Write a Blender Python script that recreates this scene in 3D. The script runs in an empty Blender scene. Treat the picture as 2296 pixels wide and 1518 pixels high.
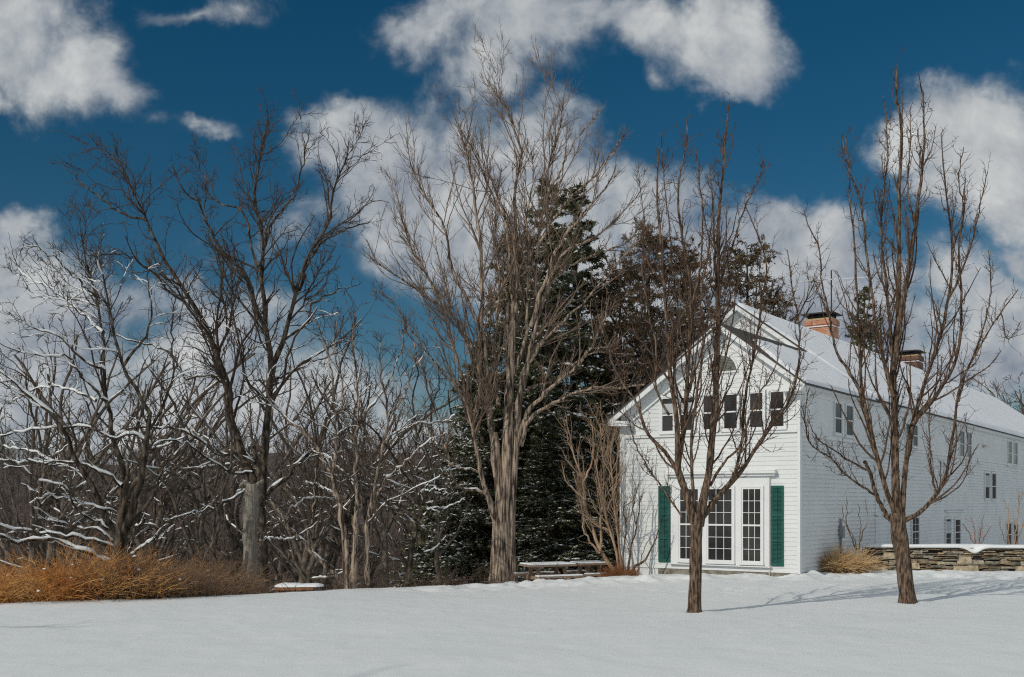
import bpy, math, random
import numpy as np
from mathutils import Vector, Matrix

sc = bpy.context.scene
C = sc.collection
R = math.radians
# ------------------------------------------------------------------ camera, light, exposure
F = 2400.0            # focal length in photo pixels
CX, HY = 1148.0, 1125.0
CAMZ = 2.03
cam = bpy.data.cameras.new('camera'); camo = bpy.data.objects.new('camera', cam); C.objects.link(camo)
cam.sensor_width = 36; cam.lens = 36 * F / 2296
cam.shift_y = (HY - 759) / 2296
cam.clip_end = 6000; cam.clip_start = .1
camo.location = (0, 0, CAMZ); camo.rotation_euler = (R(90), 0, 0)
sc.camera = camo
SUN_AZ = (-.75, -.66); SUN_EL = R(34)
n = math.hypot(*SUN_AZ); sd = Vector((SUN_AZ[0]/n*math.cos(SUN_EL), SUN_AZ[1]/n*math.cos(SUN_EL), math.sin(SUN_EL)))
sl = bpy.data.lights.new('sun', 'SUN'); slo = bpy.data.objects.new('sun', sl); C.objects.link(slo)
sl.energy = 2.2; sl.angle = R(.55); sl.color = (1, .93, .82)
slo.rotation_euler = sd.to_track_quat('Z', 'Y').to_euler()
sc.view_settings.view_transform = 'Standard'; sc.view_settings.look = 'None'
sc.view_settings.exposure = 0; sc.view_settings.gamma = 1
sc.cycles.use_denoising = False; sc.cycles.filter_width = 1.15
sc.cycles.max_bounces = 6; sc.cycles.diffuse_bounces = 3; sc.cycles.glossy_bounces = 2
sc.cycles.transparent_max_bounces = 4

w = bpy.data.worlds.new('World'); sc.world = w; w.use_nodes = True
nt = w.node_tree; nt.nodes.clear()
def N(t, **k):
    x = nt.nodes.new(t)
    for a, b in k.items(): setattr(x, a, b)
    return x
def lk(a, b): nt.links.new(a, b)
def math_(op, a, b=None, c=None, clamp=False):
    x = N('ShaderNodeMath', operation=op, use_clamp=clamp)
    for i, v in enumerate((a, b, c)):
        if v is None: continue
        if isinstance(v, (int, float)): x.inputs[i].default_value = v
        else: lk(v, x.inputs[i])
    return x.outputs[0]
sky = N('ShaderNodeTexSky', sky_type='NISHITA'); sky.sun_disc = False
sky.sun_elevation = SUN_EL; sky.sun_rotation = math.atan2(sd.x, sd.y); sky.altitude = 300
sky.air_density = 1.0; sky.dust_density = .3; sky.ozone_density = 3
tc = N('ShaderNodeTexCoord'); sp = N('ShaderNodeSeparateXYZ'); lk(tc.outputs['Generated'], sp.inputs[0])
yy = math_('MAXIMUM', sp.outputs[1], .08)
u_ = math_('DIVIDE', sp.outputs[0], yy); v_ = math_('DIVIDE', sp.outputs[2], yy)
cb = N('ShaderNodeCombineXYZ'); lk(u_, cb.inputs[0]); lk(v_, cb.inputs[1])
def noise(vec, scale, detail=6, rough=.55, dist=0):
    x = N('ShaderNodeTexNoise'); x.inputs['Scale'].default_value = scale; x.inputs['Detail'].default_value = detail
    x.inputs['Roughness'].default_value = rough; x.inputs['Distortion'].default_value = dist; lk(vec, x.inputs['Vector']); return x
n1 = noise(cb.outputs[0], 9, 5, .6); n2 = noise(cb.outputs[0], 7.5, 9, .60, .25)
wob = N('ShaderNodeVectorMath', operation='SUBTRACT'); lk(n1.outputs['Color'], wob.inputs[0]); wob.inputs[1].default_value = (.5, .5, .5)
ws = N('ShaderNodeVectorMath', operation='SCALE'); lk(wob.outputs[0], ws.inputs[0]); ws.inputs['Scale'].default_value = .10
pa = N('ShaderNodeVectorMath', operation='ADD'); lk(cb.outputs[0], pa.inputs[0]); lk(ws.outputs[0], pa.inputs[1])
# clouds over the valley: centre x, centre y, half width, half height, density
BL = [(40,60,170,130,1),(150,150,140,110,.95),(260,215,80,60,.7),(20,205,70,45,.8),
 (980,50,130,70,.75),(1170,50,190,110,.9),(1400,40,180,80,.82),(1630,60,110,110,.88),(1640,165,60,60,.9),(1080,160,110,80,.7),(1480,150,55,45,.45),(430,20,130,30,.4),
 (790,300,140,70,.95),(880,285,60,45,.95),(1010,420,230,175,1.2),(1190,410,190,150,1.2),(860,420,120,90,.75),(1310,440,150,120,1.1),(1440,470,150,110,1),(700,330,70,50,.45),(455,270,60,30,.6),(340,290,60,30,.3),
 (1000,560,200,110,1),(1250,600,260,130,1.1),(740,470,110,60,.35),(650,520,110,60,.35),(870,510,70,40,.8),
 (1700,540,120,90,1.1),(1830,590,110,110,1.1),(1560,560,150,110,1),(1750,720,240,130,1),(1960,760,200,170,1),(2040,640,110,90,.75),
 (2180,300,160,110,1.1),(2290,390,150,130,1.1),(2030,320,110,70,.95),(2140,420,110,80,.8),(2290,560,60,50,.7),(2250,700,150,110,1),(2130,620,110,90,.8),(2250,820,200,90,1),
 (40,540,75,75,1.1),(-40,600,150,110,1),(100,640,120,90,.7),(100,760,280,130,.95),(420,790,260,110,.8),(330,930,500,140,.95),(700,880,140,100,.6),(900,1000,300,60,.8),(640,700,110,60,.45),(300,690,160,60,.6),(1440,700,190,170,1.1),(500,1060,1300,70,1.1),(1500,1050,1300,90,1.1),(620,900,420,60,.6)]
acc = None
for (x, y, a, b, d) in BL:
    cx_, cy_ = (x-CX)/F, (HY-y)/F
    s1 = N('ShaderNodeVectorMath', operation='SUBTRACT'); lk(pa.outputs[0], s1.inputs[0]); s1.inputs[1].default_value = (cx_, cy_, 0)
    s2 = N('ShaderNodeVectorMath', operation='MULTIPLY'); lk(s1.outputs[0], s2.inputs[0]); s2.inputs[1].default_value = (F/a, F/b, 0)
    l = N('ShaderNodeVectorMath', operation='LENGTH'); lk(s2.outputs[0], l.inputs[0])
    m = math_('MULTIPLY', math_('SUBTRACT', 1.35, l.outputs['Value']), d)
    acc = m if acc is None else math_('SMOOTH_MAX', acc, m, .25)
# a general cloud field for the rest of the sky (outside the valley view)
n3 = noise(tc.outputs['Generated'], 2.2, 6, .6)
rest = math_('MULTIPLY', math_('SUBTRACT', n3.outputs[0], .42), 5)
side = math_('MULTIPLY', math_('SUBTRACT', math_('ABSOLUTE', u_), .62), 4, clamp=True)
front = math_('SUBTRACT', 1, side)
high = math_('SUBTRACT', 1, math_('MULTIPLY', math_('SUBTRACT', v_, .6), 4, clamp=True))
front = math_('MULTIPLY', front, high)
mixv = math_('ADD', math_('MULTIPLY', acc, front), math_('MULTIPLY', rest, math_('SUBTRACT', 1, front)))
dens = math_('ADD', mixv, math_('MULTIPLY', math_('SUBTRACT', n2.outputs[0], .5), 2.25))
mr = N('ShaderNodeMapRange', interpolation_type='SMOOTHERSTEP'); lk(dens, mr.inputs[0]); mr.inputs[1].default_value = -.02; mr.inputs[2].default_value = .93
# brightness within cloud
n4 = noise(cb.outputs[0], 5, 5, .55)
# relief: compare the vapour density with that a little way towards the sun (left and up)
offs = N('ShaderNodeVectorMath', operation='ADD'); lk(cb.outputs[0], offs.inputs[0]); offs.inputs[1].default_value = (-.016, .020, 0)
n5 = noise(offs.outputs[0], 7.5, 9, .60, .25)
rel = math_('MULTIPLY', math_('SUBTRACT', n2.outputs[0], n5.outputs[0]), 1.6)
br = math_('ADD', math_('ADD', math_('MULTIPLY', n4.outputs[0], .8), rel), math_('MULTIPLY', v_, .2))
mb = N('ShaderNodeMapRange'); lk(br, mb.inputs[0]); mb.inputs[1].default_value = .20; mb.inputs[2].default_value = .74
cc = N('ShaderNodeMix', data_type='RGBA'); lk(mb.outputs[0], cc.inputs[0])
cc.inputs[6].default_value = (2.1, 2.5, 3.1, 1); cc.inputs[7].default_value = (5.9, 6.05, 6.0, 1)
hs = N('ShaderNodeHueSaturation'); lk(sky.outputs[0], hs.inputs['Color']); hs.inputs['Saturation'].default_value = 1.38; hs.inputs['Value'].default_value = .38; hs.inputs['Hue'].default_value = .488
# unseen clouds away from the valley, brightened as added fill for the shaded wall
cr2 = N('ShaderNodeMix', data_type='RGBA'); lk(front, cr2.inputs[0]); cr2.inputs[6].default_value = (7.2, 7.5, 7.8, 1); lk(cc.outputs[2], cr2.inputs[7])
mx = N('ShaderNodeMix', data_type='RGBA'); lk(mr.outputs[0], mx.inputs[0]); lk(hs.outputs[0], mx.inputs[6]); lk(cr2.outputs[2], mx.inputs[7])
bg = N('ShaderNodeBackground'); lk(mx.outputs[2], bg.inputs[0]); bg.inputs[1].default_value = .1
wo = N('ShaderNodeOutputWorld'); lk(bg.outputs[0], wo.inputs[0])

# ------------------------------------------------------------------ helpers
def at(px, py, Y): return np.array(((px-CX)/F*Y, Y, CAMZ + (HY-py)/F*Y))
def props(o, label=None, cat=None, group=None, kind=None):
    if label: o['label'] = label
    if cat: o['category'] = cat
    if group: o['group'] = group
    if kind: o['kind'] = kind
    return o
def empty(name, loc, label, cat, group=None, rz=0):
    o = bpy.data.objects.new(name, None); C.objects.link(o); o.location = loc; o.rotation_euler = (0, 0, rz); o.empty_display_size = .3
    return props(o, label, cat, group)
def link(name, me, mat, parent=None):
    o = bpy.data.objects.new(name, me); C.objects.link(o)
    if mat is not None:
        for m_ in (mat if isinstance(mat, (list, tuple)) else [mat]): me.materials.append(m_)
    if parent is not None: o.parent = parent
    return o
def np_mesh(name, V, Q, smooth=True, tri=False):
    me = bpy.data.meshes.new(name); k = 3 if tri else 4
    V = np.asarray(V, dtype=np.float32).reshape(-1, 3); Q = np.asarray(Q, dtype=np.int32).reshape(-1, k)
    me.vertices.add(len(V)); me.vertices.foreach_set('co', V.ravel())
    me.loops.add(Q.size); me.loops.foreach_set('vertex_index', Q.ravel())
    me.polygons.add(len(Q)); me.polygons.foreach_set('loop_start', np.arange(len(Q), dtype=np.int32)*k)
    if smooth: me.polygons.foreach_set('use_smooth', np.ones(len(Q), dtype=bool))
    me.update(calc_edges=True); return me
class MB:
    def __init__(s): s.v = []; s.f = []
    def quad(s, *p):
        i = len(s.v); s.v += [tuple(q) for q in p]; s.f.append(tuple(range(i, i+len(p))))
    def box(s, a, b):
        (x0, y0, z0), (x1, y1, z1) = a, b
        x0, x1 = min(x0, x1), max(x0, x1); y0, y1 = min(y0, y1), max(y0, y1); z0, z1 = min(z0, z1), max(z0, z1)
        i = len(s.v)
        s.v += [(x0,y0,z0),(x1,y0,z0),(x1,y1,z0),(x0,y1,z0),(x0,y0,z1),(x1,y0,z1),(x1,y1,z1),(x0,y1,z1)]
        s.f += [(i,i+3,i+2,i+1),(i+4,i+5,i+6,i+7),(i,i+1,i+5,i+4),(i+1,i+2,i+6,i+5),(i+2,i+3,i+7,i+6),(i+3,i,i+4,i+7)]
    def prism(s, poly, ext):      # poly list of 3d points, extruded by ext
        i = len(s.v); k = len(poly); e = Vector(ext)
        s.v += [tuple(p) for p in poly] + [tuple(Vector(p)+e) for p in poly]
        s.f.append(tuple(range(i+k-1, i-1, -1))); s.f.append(tuple(range(i+k, i+2*k)))
        for j in range(k): s.f.append((i+j, i+(j+1) % k, i+k+(j+1) % k, i+k+j))
    def bar(s, a, b, wd, h=None, up=(0,0,1)):
        a, b = Vector(a), Vector(b); h = h or wd; t = (b-a).normalized(); u = Vector(up)
        x = t.cross(u)
        if x.length < 1e-3: x = Vector((1,0,0))
        x.normalize(); y = x.cross(t); x *= wd/2; y *= h/2
        s.prism([a-x-y, a+x-y, a+x+y, a-x+y], b-a)
    def build(s, name, mat, parent=None, smooth=False, bevel=0):
        me = bpy.data.meshes.new(name); me.from_pydata(s.v, [], s.f)
        import bmesh
        bm = bmesh.new(); bm.from_mesh(me); bmesh.ops.recalc_face_normals(bm, faces=bm.faces)
        if bevel: bmesh.ops.bevel(bm, geom=list(bm.edges), offset=bevel, segments=1, affect='EDGES')
        bm.to_mesh(me); bm.free()
        if smooth:
            for p in me.polygons: p.use_smooth = True
        return link(name, me, mat, parent)

def mat(name, base, rough=.7, base2=None, nscale=4, stretch=(1,1,1), bump=0, bscale=20, spec=.3, thr=(.35,.65), coord='Object', detail=5):
    m = bpy.data.materials.new(name); m.use_nodes = True; t = m.node_tree; b = t.nodes['Principled BSDF']
    b.inputs['Roughness'].default_value = rough; b.inputs['Specular IOR Level'].default_value = spec
    b.inputs['Base Color'].default_value = (*base, 1)
    tcx = t.nodes.new('ShaderNodeTexCoord'); mp = t.nodes.new('ShaderNodeMapping'); mp.inputs['Scale'].default_value = stretch
    t.links.new(tcx.outputs[coord], mp.inputs[0])
    if base2:
        nz = t.nodes.new('ShaderNodeTexNoise'); nz.inputs['Scale'].default_value = nscale; nz.inputs['Detail'].default_value = detail
        t.links.new(mp.outputs[0], nz.inputs['Vector'])
        rp = t.nodes.new('ShaderNodeMapRange'); rp.inputs[1].default_value = thr[0]; rp.inputs[2].default_value = thr[1]; t.links.new(nz.outputs[0], rp.inputs[0])
        mi = t.nodes.new('ShaderNodeMix'); mi.data_type = 'RGBA'; mi.inputs[6].default_value = (*base, 1); mi.inputs[7].default_value = (*base2, 1)
        t.links.new(rp.outputs[0], mi.inputs[0]); t.links.new(mi.outputs[2], b.inputs['Base Color'])
        m['mix'] = mi.name
    if bump:
        nb = t.nodes.new('ShaderNodeTexNoise'); nb.inputs['Scale'].default_value = bscale; nb.inputs['Detail'].default_value = 6
        t.links.new(mp.outputs[0], nb.inputs['Vector'])
        bp = t.nodes.new('ShaderNodeBump'); bp.inputs['Strength'].default_value = bump; bp.inputs['Distance'].default_value = .03
        t.links.new(nb.outputs[0], bp.inputs['Height']); t.links.new(bp.outputs[0], b.inputs['Normal'])
    return m
M = {}
M['snow'] = mat('snow', (.72,.755,.755), .65, (.77,.795,.795), 1.5, bump=.2, bscale=6, spec=.2)
M['snow_roof'] = mat('snow_on_roof', (.74,.77,.785), .7, (.79,.81,.825), .9, bump=.35, bscale=3, spec=.2)
M['paint'] = mat('white_paint', (.69,.712,.71), .55, (.625,.65,.65), 1.0, bump=.05, bscale=30)
M['trim'] = mat('white_trim_paint', (.71,.73,.73), .5, (.675,.695,.70), 2)
M['green'] = mat('green_paint', (.006,.068,.056), .6, (.012,.095,.075), 5)
M['glass'] = mat('window_glass', (.020,.020,.021), .10, (.05,.05,.05), 1.1, spec=.16)
M['blind'] = mat('window_blind', (.42,.45,.47), .8)
M['pine_sash'] = mat('sash_paint', (.62,.60,.55), .6)
M['shingle'] = mat('asphalt_shingle', (.045,.043,.042), .9, (.09,.085,.08), 30, bump=.4, bscale=60)
M['louver'] = mat('louver_paint', (.19,.205,.18), .8)
M['found'] = mat('foundation_stone', (.13,.115,.09), .9, (.27,.25,.21), 6, bump=.5, bscale=14)
M['metal'] = mat('dark_metal', (.03,.03,.032), .5)
M['alu'] = mat('aluminium', (.75,.76,.78), .35)
M['bark_pear'] = mat('pear_bark', (.035,.021,.014), .95, (.22,.155,.105), 16, (1.6,1.6,.35), bump=1, bscale=22, thr=(.40,.66))
M['twig_pear'] = mat('pear_twig_bark', (.050,.030,.020), .85, (.14,.088,.060), 8)
M['bark_maple'] = mat('maple_bark', (.048,.035,.026), .95, (.42,.33,.25), 7, (2.4,2.4,.22), bump=1, bscale=12, thr=(.40,.60))
M['twig_maple'] = mat('maple_twig_bark', (.115,.080,.057), .85, (.26,.19,.14), 6)
M['bark_dark'] = mat('dark_bark', (.024,.018,.013), .95, (.16,.13,.095), 10, (1,1,.35), bump=.9, bscale=24, thr=(.42,.68))
M['twig_dark'] = mat('dark_twig_bark', (.038,.026,.020), .9, (.10,.073,.055), 5)
M['bark_far'] = mat('far_bark', (.048,.037,.030), .9, (.17,.14,.11), 6)
M['dead'] = mat('weathered_dead_wood', (.17,.15,.12), .9, (.33,.30,.25), 8, (3,3,.2), bump=.8, bscale=22)
M['tan'] = mat('tan_shrub_bark', (.24,.15,.09), .85, (.42,.30,.20), 7, (1,1,.4), bump=.4, bscale=25)
M['rust'] = mat('rust_twig', (.22,.085,.035), .9, (.33,.15,.07), 6)
M['needle'] = mat('spruce_needles', (.045,.058,.028), .8, (.14,.14,.07), 2.5)
M['needle2'] = mat('olive_needles', (.065,.047,.024), .8, (.15,.10,.055), 2.5)
M['wood'] = mat('picnic_wood', (.20,.13,.085), .8, (.34,.25,.18), 8, (1,6,6))
M['grass_tan'] = mat('ornamental_grass', (.55,.36,.17), .8, (.72,.52,.29), 5)
M['lamp'] = None
m = bpy.data.materials.new('lit_lamp'); m.use_nodes = True
b = m.node_tree.nodes['Principled BSDF']; b.inputs['Base Color'].default_value = (.9,.85,.75,1); b.inputs['Emission Color'].default_value = (1,.9,.75,1); b.inputs['Emission Strength'].default_value = .5
M['lamp'] = m

# ---- noise helper for geometry
def vnoise2(x, y, seed=0):
    x = np.asarray(x, float); y = np.asarray(y, float)
    xi = np.floor(x).astype(np.int64); yi = np.floor(y).astype(np.int64); fx = x-xi; fy = y-yi
    fx = fx*fx*(3-2*fx); fy = fy*fy*(3-2*fy)
    def h(a, b):
        q = (a*374761393 + b*668265263 + seed*1442695041) & 0xffffffff
        q = ((q ^ (q >> 13))*1274126177) & 0xffffffff
        return ((q ^ (q >> 16)) & 0xffff)/65535.0
    return (h(xi,yi)*(1-fx)+h(xi+1,yi)*fx)*(1-fy)+(h(xi,yi+1)*(1-fx)+h(xi+1,yi+1)*fx)*fy-.5
def fbm2(x, y, o=4, seed=0):
    r = 0; a = 1
    for i in range(o): r = r+a*vnoise2(x*2**i, y*2**i, seed+i*7); a *= .5
    return r

# ------------------------------------------------------------------ terrain
CRX = [-60,-14,-10.4,-5.9,-4.2,-2.6,-.5,1.2,3.2,60]
CRY = [18.5,20.2,21.4,24.0,26.2,27.9,29.0,29.6,30.2,30.5]
def crest(x): return np.interp(x, CRX, CRY)
_mr = np.random.default_rng(15)
MARKS = [(3.43, 20.15, .05, .24), (3.43, 20.15, -.035, .5), (8.06, 21.75, .05, .28), (8.06, 21.75, -.035, .6), (4.6, 17.7, .03, .12), (4.9, 17.8, -.02, .1), (9.5, 24.3, .04, .2), (12.2, 26.2, -.04, .2)]
MARKS += [(float(a), float(24+2.8*b), .035, .13) for a, b in zip(_mr.uniform(1, 13, 46), _mr.random(46)**.5)] + [(float(a), float(b), .012, .10) for a, b in zip(_mr.uniform(-6, 8, 18), _mr.uniform(12.5, 20, 18))]
def ground_z(x, y):
    x = np.asarray(x, float); y = np.asarray(y, float)
    d = y-crest(x)
    side_f = np.clip(1-(x-.2)/2.8, 0, 1)
    sl_ = .05+.21*side_f
    dd = np.maximum(d, 0)
    drop = np.where(dd < 2, sl_*dd*dd/4, sl_*(dd-1))
    drop = np.minimum(drop, 7.5*side_f+1.2*(1-side_f)+.02*np.minimum(dd, 150))
    z = -drop
    z = z - .028*np.clip(8-x, 0, 9)*np.clip((y-14)/16, 0, 1)*.65
    z = z+.10*fbm2(x*.09+3, y*.09, 3, 5)
    near = np.exp(-((d+.7)/1.3)**2)*np.clip((x+3.5)/3, 0, 1)
    z = z+near*.24*fbm2(x*1.9, y*1.9, 4, 9)
    z = z+.03*fbm2(x*.5, y*.5, 3, 2)
    z = z+.012*fbm2(x*3.1, y*2.1, 3, 12)+.006*fbm2(x*9, y*6, 3, 14)
    for mx_, my_, ma_, mr_ in MARKS: z = z-ma_*np.exp(-(((x-mx_)/mr_)**2+((y-my_)/mr_)**2))+ma_*.5*np.exp(-(((x-mx_-mr_)/(mr_*.8))**2+((y-my_)/mr_)**2))
    # the far side of the valley rises again
    far = np.clip((y-150)/330, 0, 1); far = far*far*(3-2*far)
    ridge = 24.5+18*fbm2(x*.006+4, y*.002, 5, 21)+np.clip((-x-60)*.02, -3, 6)
    z = z + far*(ridge+0) 
    return z
def gz(x, y): return float(ground_z(x, y))
xs = np.concatenate([np.linspace(-900,-70,60), np.linspace(-66,-16,60), np.linspace(-15.8,16,400), np.linspace(16.5,66,80), np.linspace(75,900,60)])
ys = np.concatenate([np.linspace(-900,-20,30), np.linspace(-18,8,40), np.linspace(8.2,34,380), np.linspace(34.5,80,90), np.linspace(82,160,50), np.linspace(165,1500,110)])
X, Y = np.meshgrid(xs, ys); Z = ground_z(X, Y)
nx, ny = len(xs), len(ys); idx = np.arange(nx*ny).reshape(ny, nx)
Q = np.stack([idx[:-1,:-1], idx[:-1,1:], idx[1:,1:], idx[1:,:-1]], -1).reshape(-1, 4)
# woodland floor past the crest, open snow before it
gm = mat('snow_and_woodland_floor', (.655,.69,.687), .65, (.685,.71,.71), .7, bump=.12, bscale=5, spec=.2)
t = gm.node_tree; bsdf = t.nodes['Principled BSDF']; mi = t.nodes[gm['mix']]
va = t.nodes.new('ShaderNodeAttribute'); va.attribute_name = 'wood'
nz = t.nodes.new('ShaderNodeTexNoise'); nz.inputs['Scale'].default_value = .12; nz.inputs['Detail'].default_value = 12; nz.inputs['Roughness'].default_value = .75
tcx = t.nodes.new('ShaderNodeTexCoord'); t.links.new(tcx.outputs['Object'], nz.inputs['Vector'])
wr = t.nodes.new('ShaderNodeMix'); wr.data_type = 'RGBA'; wr.inputs[6].default_value = (.048,.035,.030,1); wr.inputs[7].default_value = (.13,.098,.084,1)
mrr = t.nodes.new('ShaderNodeMapRange'); mrr.inputs[1].default_value = .35; mrr.inputs[2].default_value = .65; t.links.new(nz.outputs[0], mrr.inputs[0]); t.links.new(mrr.outputs[0], wr.inputs[0])
m2 = t.nodes.new('ShaderNodeMix'); m2.data_type = 'RGBA'; t.links.new(va.outputs['Fac'], m2.inputs[0]); t.links.new(mi.outputs[2], m2.inputs[6]); t.links.new(wr.outputs[2], m2.inputs[7])
t.links.new(m2.outputs[2], bsdf.inputs['Base Color'])
me = np_mesh('ground', np.stack([X, Y, Z], -1), Q)
wd = np.clip((Y-np.maximum(60, crest(X)+20))/40, 0, 1).ravel().astype(np.float32)
at_ = me.attributes.new('wood', 'FLOAT', 'POINT'); at_.data.foreach_set('value', wd)
go = link('ground', me, gm); props(go, kind='structure')

# ------------------------------------------------------------------ branch system
def tubes_mesh(name, groups, sides):
    VV = []; QQ = []; off = 0
    for (P, Rr), k in zip(groups, sides):
        if P is None or len(P) == 0: continue
        Nn, n_, _ = P.shape
        T = np.gradient(P, axis=1); T /= np.linalg.norm(T, axis=2, keepdims=True)+1e-9
        mT = P[:, -1]-P[:, 0]; mT /= np.linalg.norm(mT, axis=1, keepdims=True)+1e-9
        ref = np.where((np.abs(mT[:, 2:3]) > .8), np.array([[1., .1, 0]]), np.array([[0., 0, 1.]]))
        U = ref[:, None, :]-(T*ref[:, None, :]).sum(2, keepdims=True)*T; U /= np.linalg.norm(U, axis=2, keepdims=True)+1e-9
        W = np.cross(T, U)
        a = np.arange(k)*2*np.pi/k
        V = P[:, :, None, :]+Rr[:, :, None, None]*(np.cos(a)[None, None, :, None]*U[:, :, None, :]+np.sin(a)[None, None, :, None]*W[:, :, None, :])
        base = np.arange(Nn*n_*k).reshape(Nn, n_, k)+off
        q = np.stack([base[:, :-1, :], np.roll(base[:, :-1, :], -1, 2), np.roll(base[:, 1:, :], -1, 2), base[:, 1:, :]], -1).reshape(-1, 4)
        VV.append(V.reshape(-1, 3)); QQ.append(q); off += Nn*n_*k
    if not VV: return None
    return np_mesh(name, np.concatenate(VV), np.concatenate(QQ))

def resample(pts, wd_, n_):
    pts = np.asarray(pts, float); wd_ = np.asarray(wd_, float)
    s = np.concatenate([[0], np.cumsum(np.linalg.norm(np.diff(pts, axis=0), axis=1))])
    # Catmull-Rom on parameter s
    q = np.linspace(0, s[-1], n_); out = np.zeros((n_, 3))
    tg = np.gradient(pts, s, axis=0) if len(pts) > 2 else np.repeat(((pts[1]-pts[0])/s[-1])[None], 2, 0)
    i = np.clip(np.searchsorted(s, q, side='right')-1, 0, len(s)-2); h = s[i+1]-s[i]; tt = (q-s[i])/h
    h00 = 2*tt**3-3*tt**2+1; h10 = tt**3-2*tt**2+tt; h01 = -2*tt**3+3*tt**2; h11 = tt**3-tt**2
    out = h00[:, None]*pts[i]+(h10*h)[:, None]*tg[i]+h01[:, None]*pts[i+1]+(h11*h)[:, None]*tg[i+1]
    return out, np.interp(q, s, wd_)

def spawn(rng, P, Rr, density, ang, lr, n_=5, up=.1, wig=.2, rr=.55, t0=.2, t1=1., rmin=.003, maxlen=9, minlen=.05, abslen=None, angsd=.2, taper=.5, flat=1.0, grow=None, rcap=1.0):
    Nn, m_, _ = P.shape
    seg = np.linalg.norm(np.diff(P, axis=1), axis=2); L = seg.sum(1)
    cnt = rng.poisson(np.maximum(density*L*(t1-t0), .0))
    ii = np.repeat(np.arange(Nn), cnt); Mn = len(ii)
    if Mn == 0: return np.zeros((0, n_, 3)), np.zeros((0, n_))
    tt = t0+(t1-t0)*rng.random(Mn)
    f = tt*(m_-1); k = np.minimum(f.astype(int), m_-2); fr = (f-k)[:, None]
    p = P[ii, k]*(1-fr)+P[ii, k+1]*fr; T = P[ii, k+1]-P[ii, k]; T /= np.linalg.norm(T, axis=1, keepdims=True)+1e-9
    r0 = Rr[ii, k]*(1-fr[:, 0])+Rr[ii, k+1]*fr[:, 0]
    rv = rng.normal(size=(Mn, 3)); rv[:, 2] *= flat; rv[:, 2] += up*1.2
    pr = rv-(rv*T).sum(1, keepdims=True)*T; pr /= np.linalg.norm(pr, axis=1, keepdims=True)+1e-9
    a = (ang+angsd*rng.normal(size=Mn))[:, None]
    d = np.cos(a)*T+np.sin(a)*pr
    Ln = (abslen*np.ones(Mn) if abslen else lr*L[ii]*(1-taper*tt))*rng.uniform(.5, 1.25, Mn)
    Ln = np.clip(Ln, minlen, maxlen)
    rad = np.clip(np.minimum(rr*r0, .013*Ln+.002), rmin, rcap)
    out = np.zeros((Mn, n_, 3)); out[:, 0] = p; st = (Ln/(n_-1))[:, None]
    cur = d; upv = np.array([[0, 0, 1.]])
    for j in range(1, n_):
        cur = cur+upv*up+wig*rng.normal(size=(Mn, 3)); cur /= np.linalg.norm(cur, axis=1, keepdims=True)
        out[:, j] = out[:, j-1]+cur*st
    tp = np.linspace(1, .35, n_)[None]
    return out, rad[:, None]*tp

def snow_tubes(rng, P, Rr, minr=.008, cover=.7, scale=1.0, zmax=None, slope=.8, thick=.012):
    """ridges of snow lying on the upper side of boughs"""
    if len(P) == 0: return P, Rr
    T = np.gradient(P, axis=1); T /= np.linalg.norm(T, axis=2, keepdims=True)+1e-9
    inc = np.abs(T[:, :, 2])
    gate = np.clip(1.5*(cover-rng.random(inc.shape)), 0, 1)**.4*np.clip((slope-inc)/.25, 0, 1)
    ok = Rr > minr; gate = gate*ok
    if zmax is not None: gate = gate*np.clip((zmax-P[:, :, 2])/1.0+rng.random(inc.shape)*.6, 0, 1)
    keep = gate.max(1) > .05
    P, Rr, gate = P[keep], Rr[keep], gate[keep]
    rs = (Rr*.8+thick)*scale*gate
    Pn = P.copy(); Pn[:, :, 2] += Rr*.62*(gate > 0)+thick*.35
    Pn[:, :, 2] -= (gate < .05)*Rr*.6
    return Pn, np.maximum(rs, .0005)

def finish_tree(name, label, cat, base, wood, twigs, mats, snow=None, group=None, wood_sides=None, twig_sides=None, extra=None):
    """wood / twigs: lists of (P,R) in world coordinates"""
    e = empty(name, tuple(base), label, cat, group)
    b = np.asarray(base)[None, None]
    g = [(P-b, R_) for P, R_ in wood]
    link('trunk', tubes_mesh('trunk', g, wood_sides or [8]*len(g)), mats[0], e)
    if twigs:
        g = [(P-b, R_) for P, R_ in twigs if len(P)]
        if g: link('crown', tubes_mesh('crown', g, (twig_sides or [4]+[3]*9)[:len(g)]), mats[1], e)
    if snow:
        g = [(P-b, R_) for P, R_ in snow if len(P)]
        if g: link('snow', tubes_mesh('snow', g, [5]*len(g)), M['snow'], e)
    return e

def limbs(rng, Yd, specs, n_=18, depth=1.2, jit=.02, tp=.65):
    """specs: list of (points px, w0, w1[, depth offset]) -> arrays in world space"""
    Ps, Rs = [], []
    for s in specs:
        pts, w0, w1 = s[0], s[1], s[2]; dz = s[3] if len(s) > 3 else rng.uniform(-1, 1)*depth
        k = len(pts); tt = np.linspace(0, 1, k)
        wp_ = []
        for i, (px, py) in enumerate(pts):
            yy_ = Yd+dz*tt[i]**1.0
            wp_.append(at(px, py, yy_))
        ww = (w0+(w1-w0)*tt**tp)/2*Yd/F
        P, Rr = resample(wp_, ww, n_)
        P[1:-1] += rng.normal(size=(n_-2, 3))*jit
        Rr = Rr*(1+.06*rng.normal(size=n_))
        Ps.append(P); Rs.append(Rr)
    return np.array(Ps), np.array(Rs)

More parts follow.
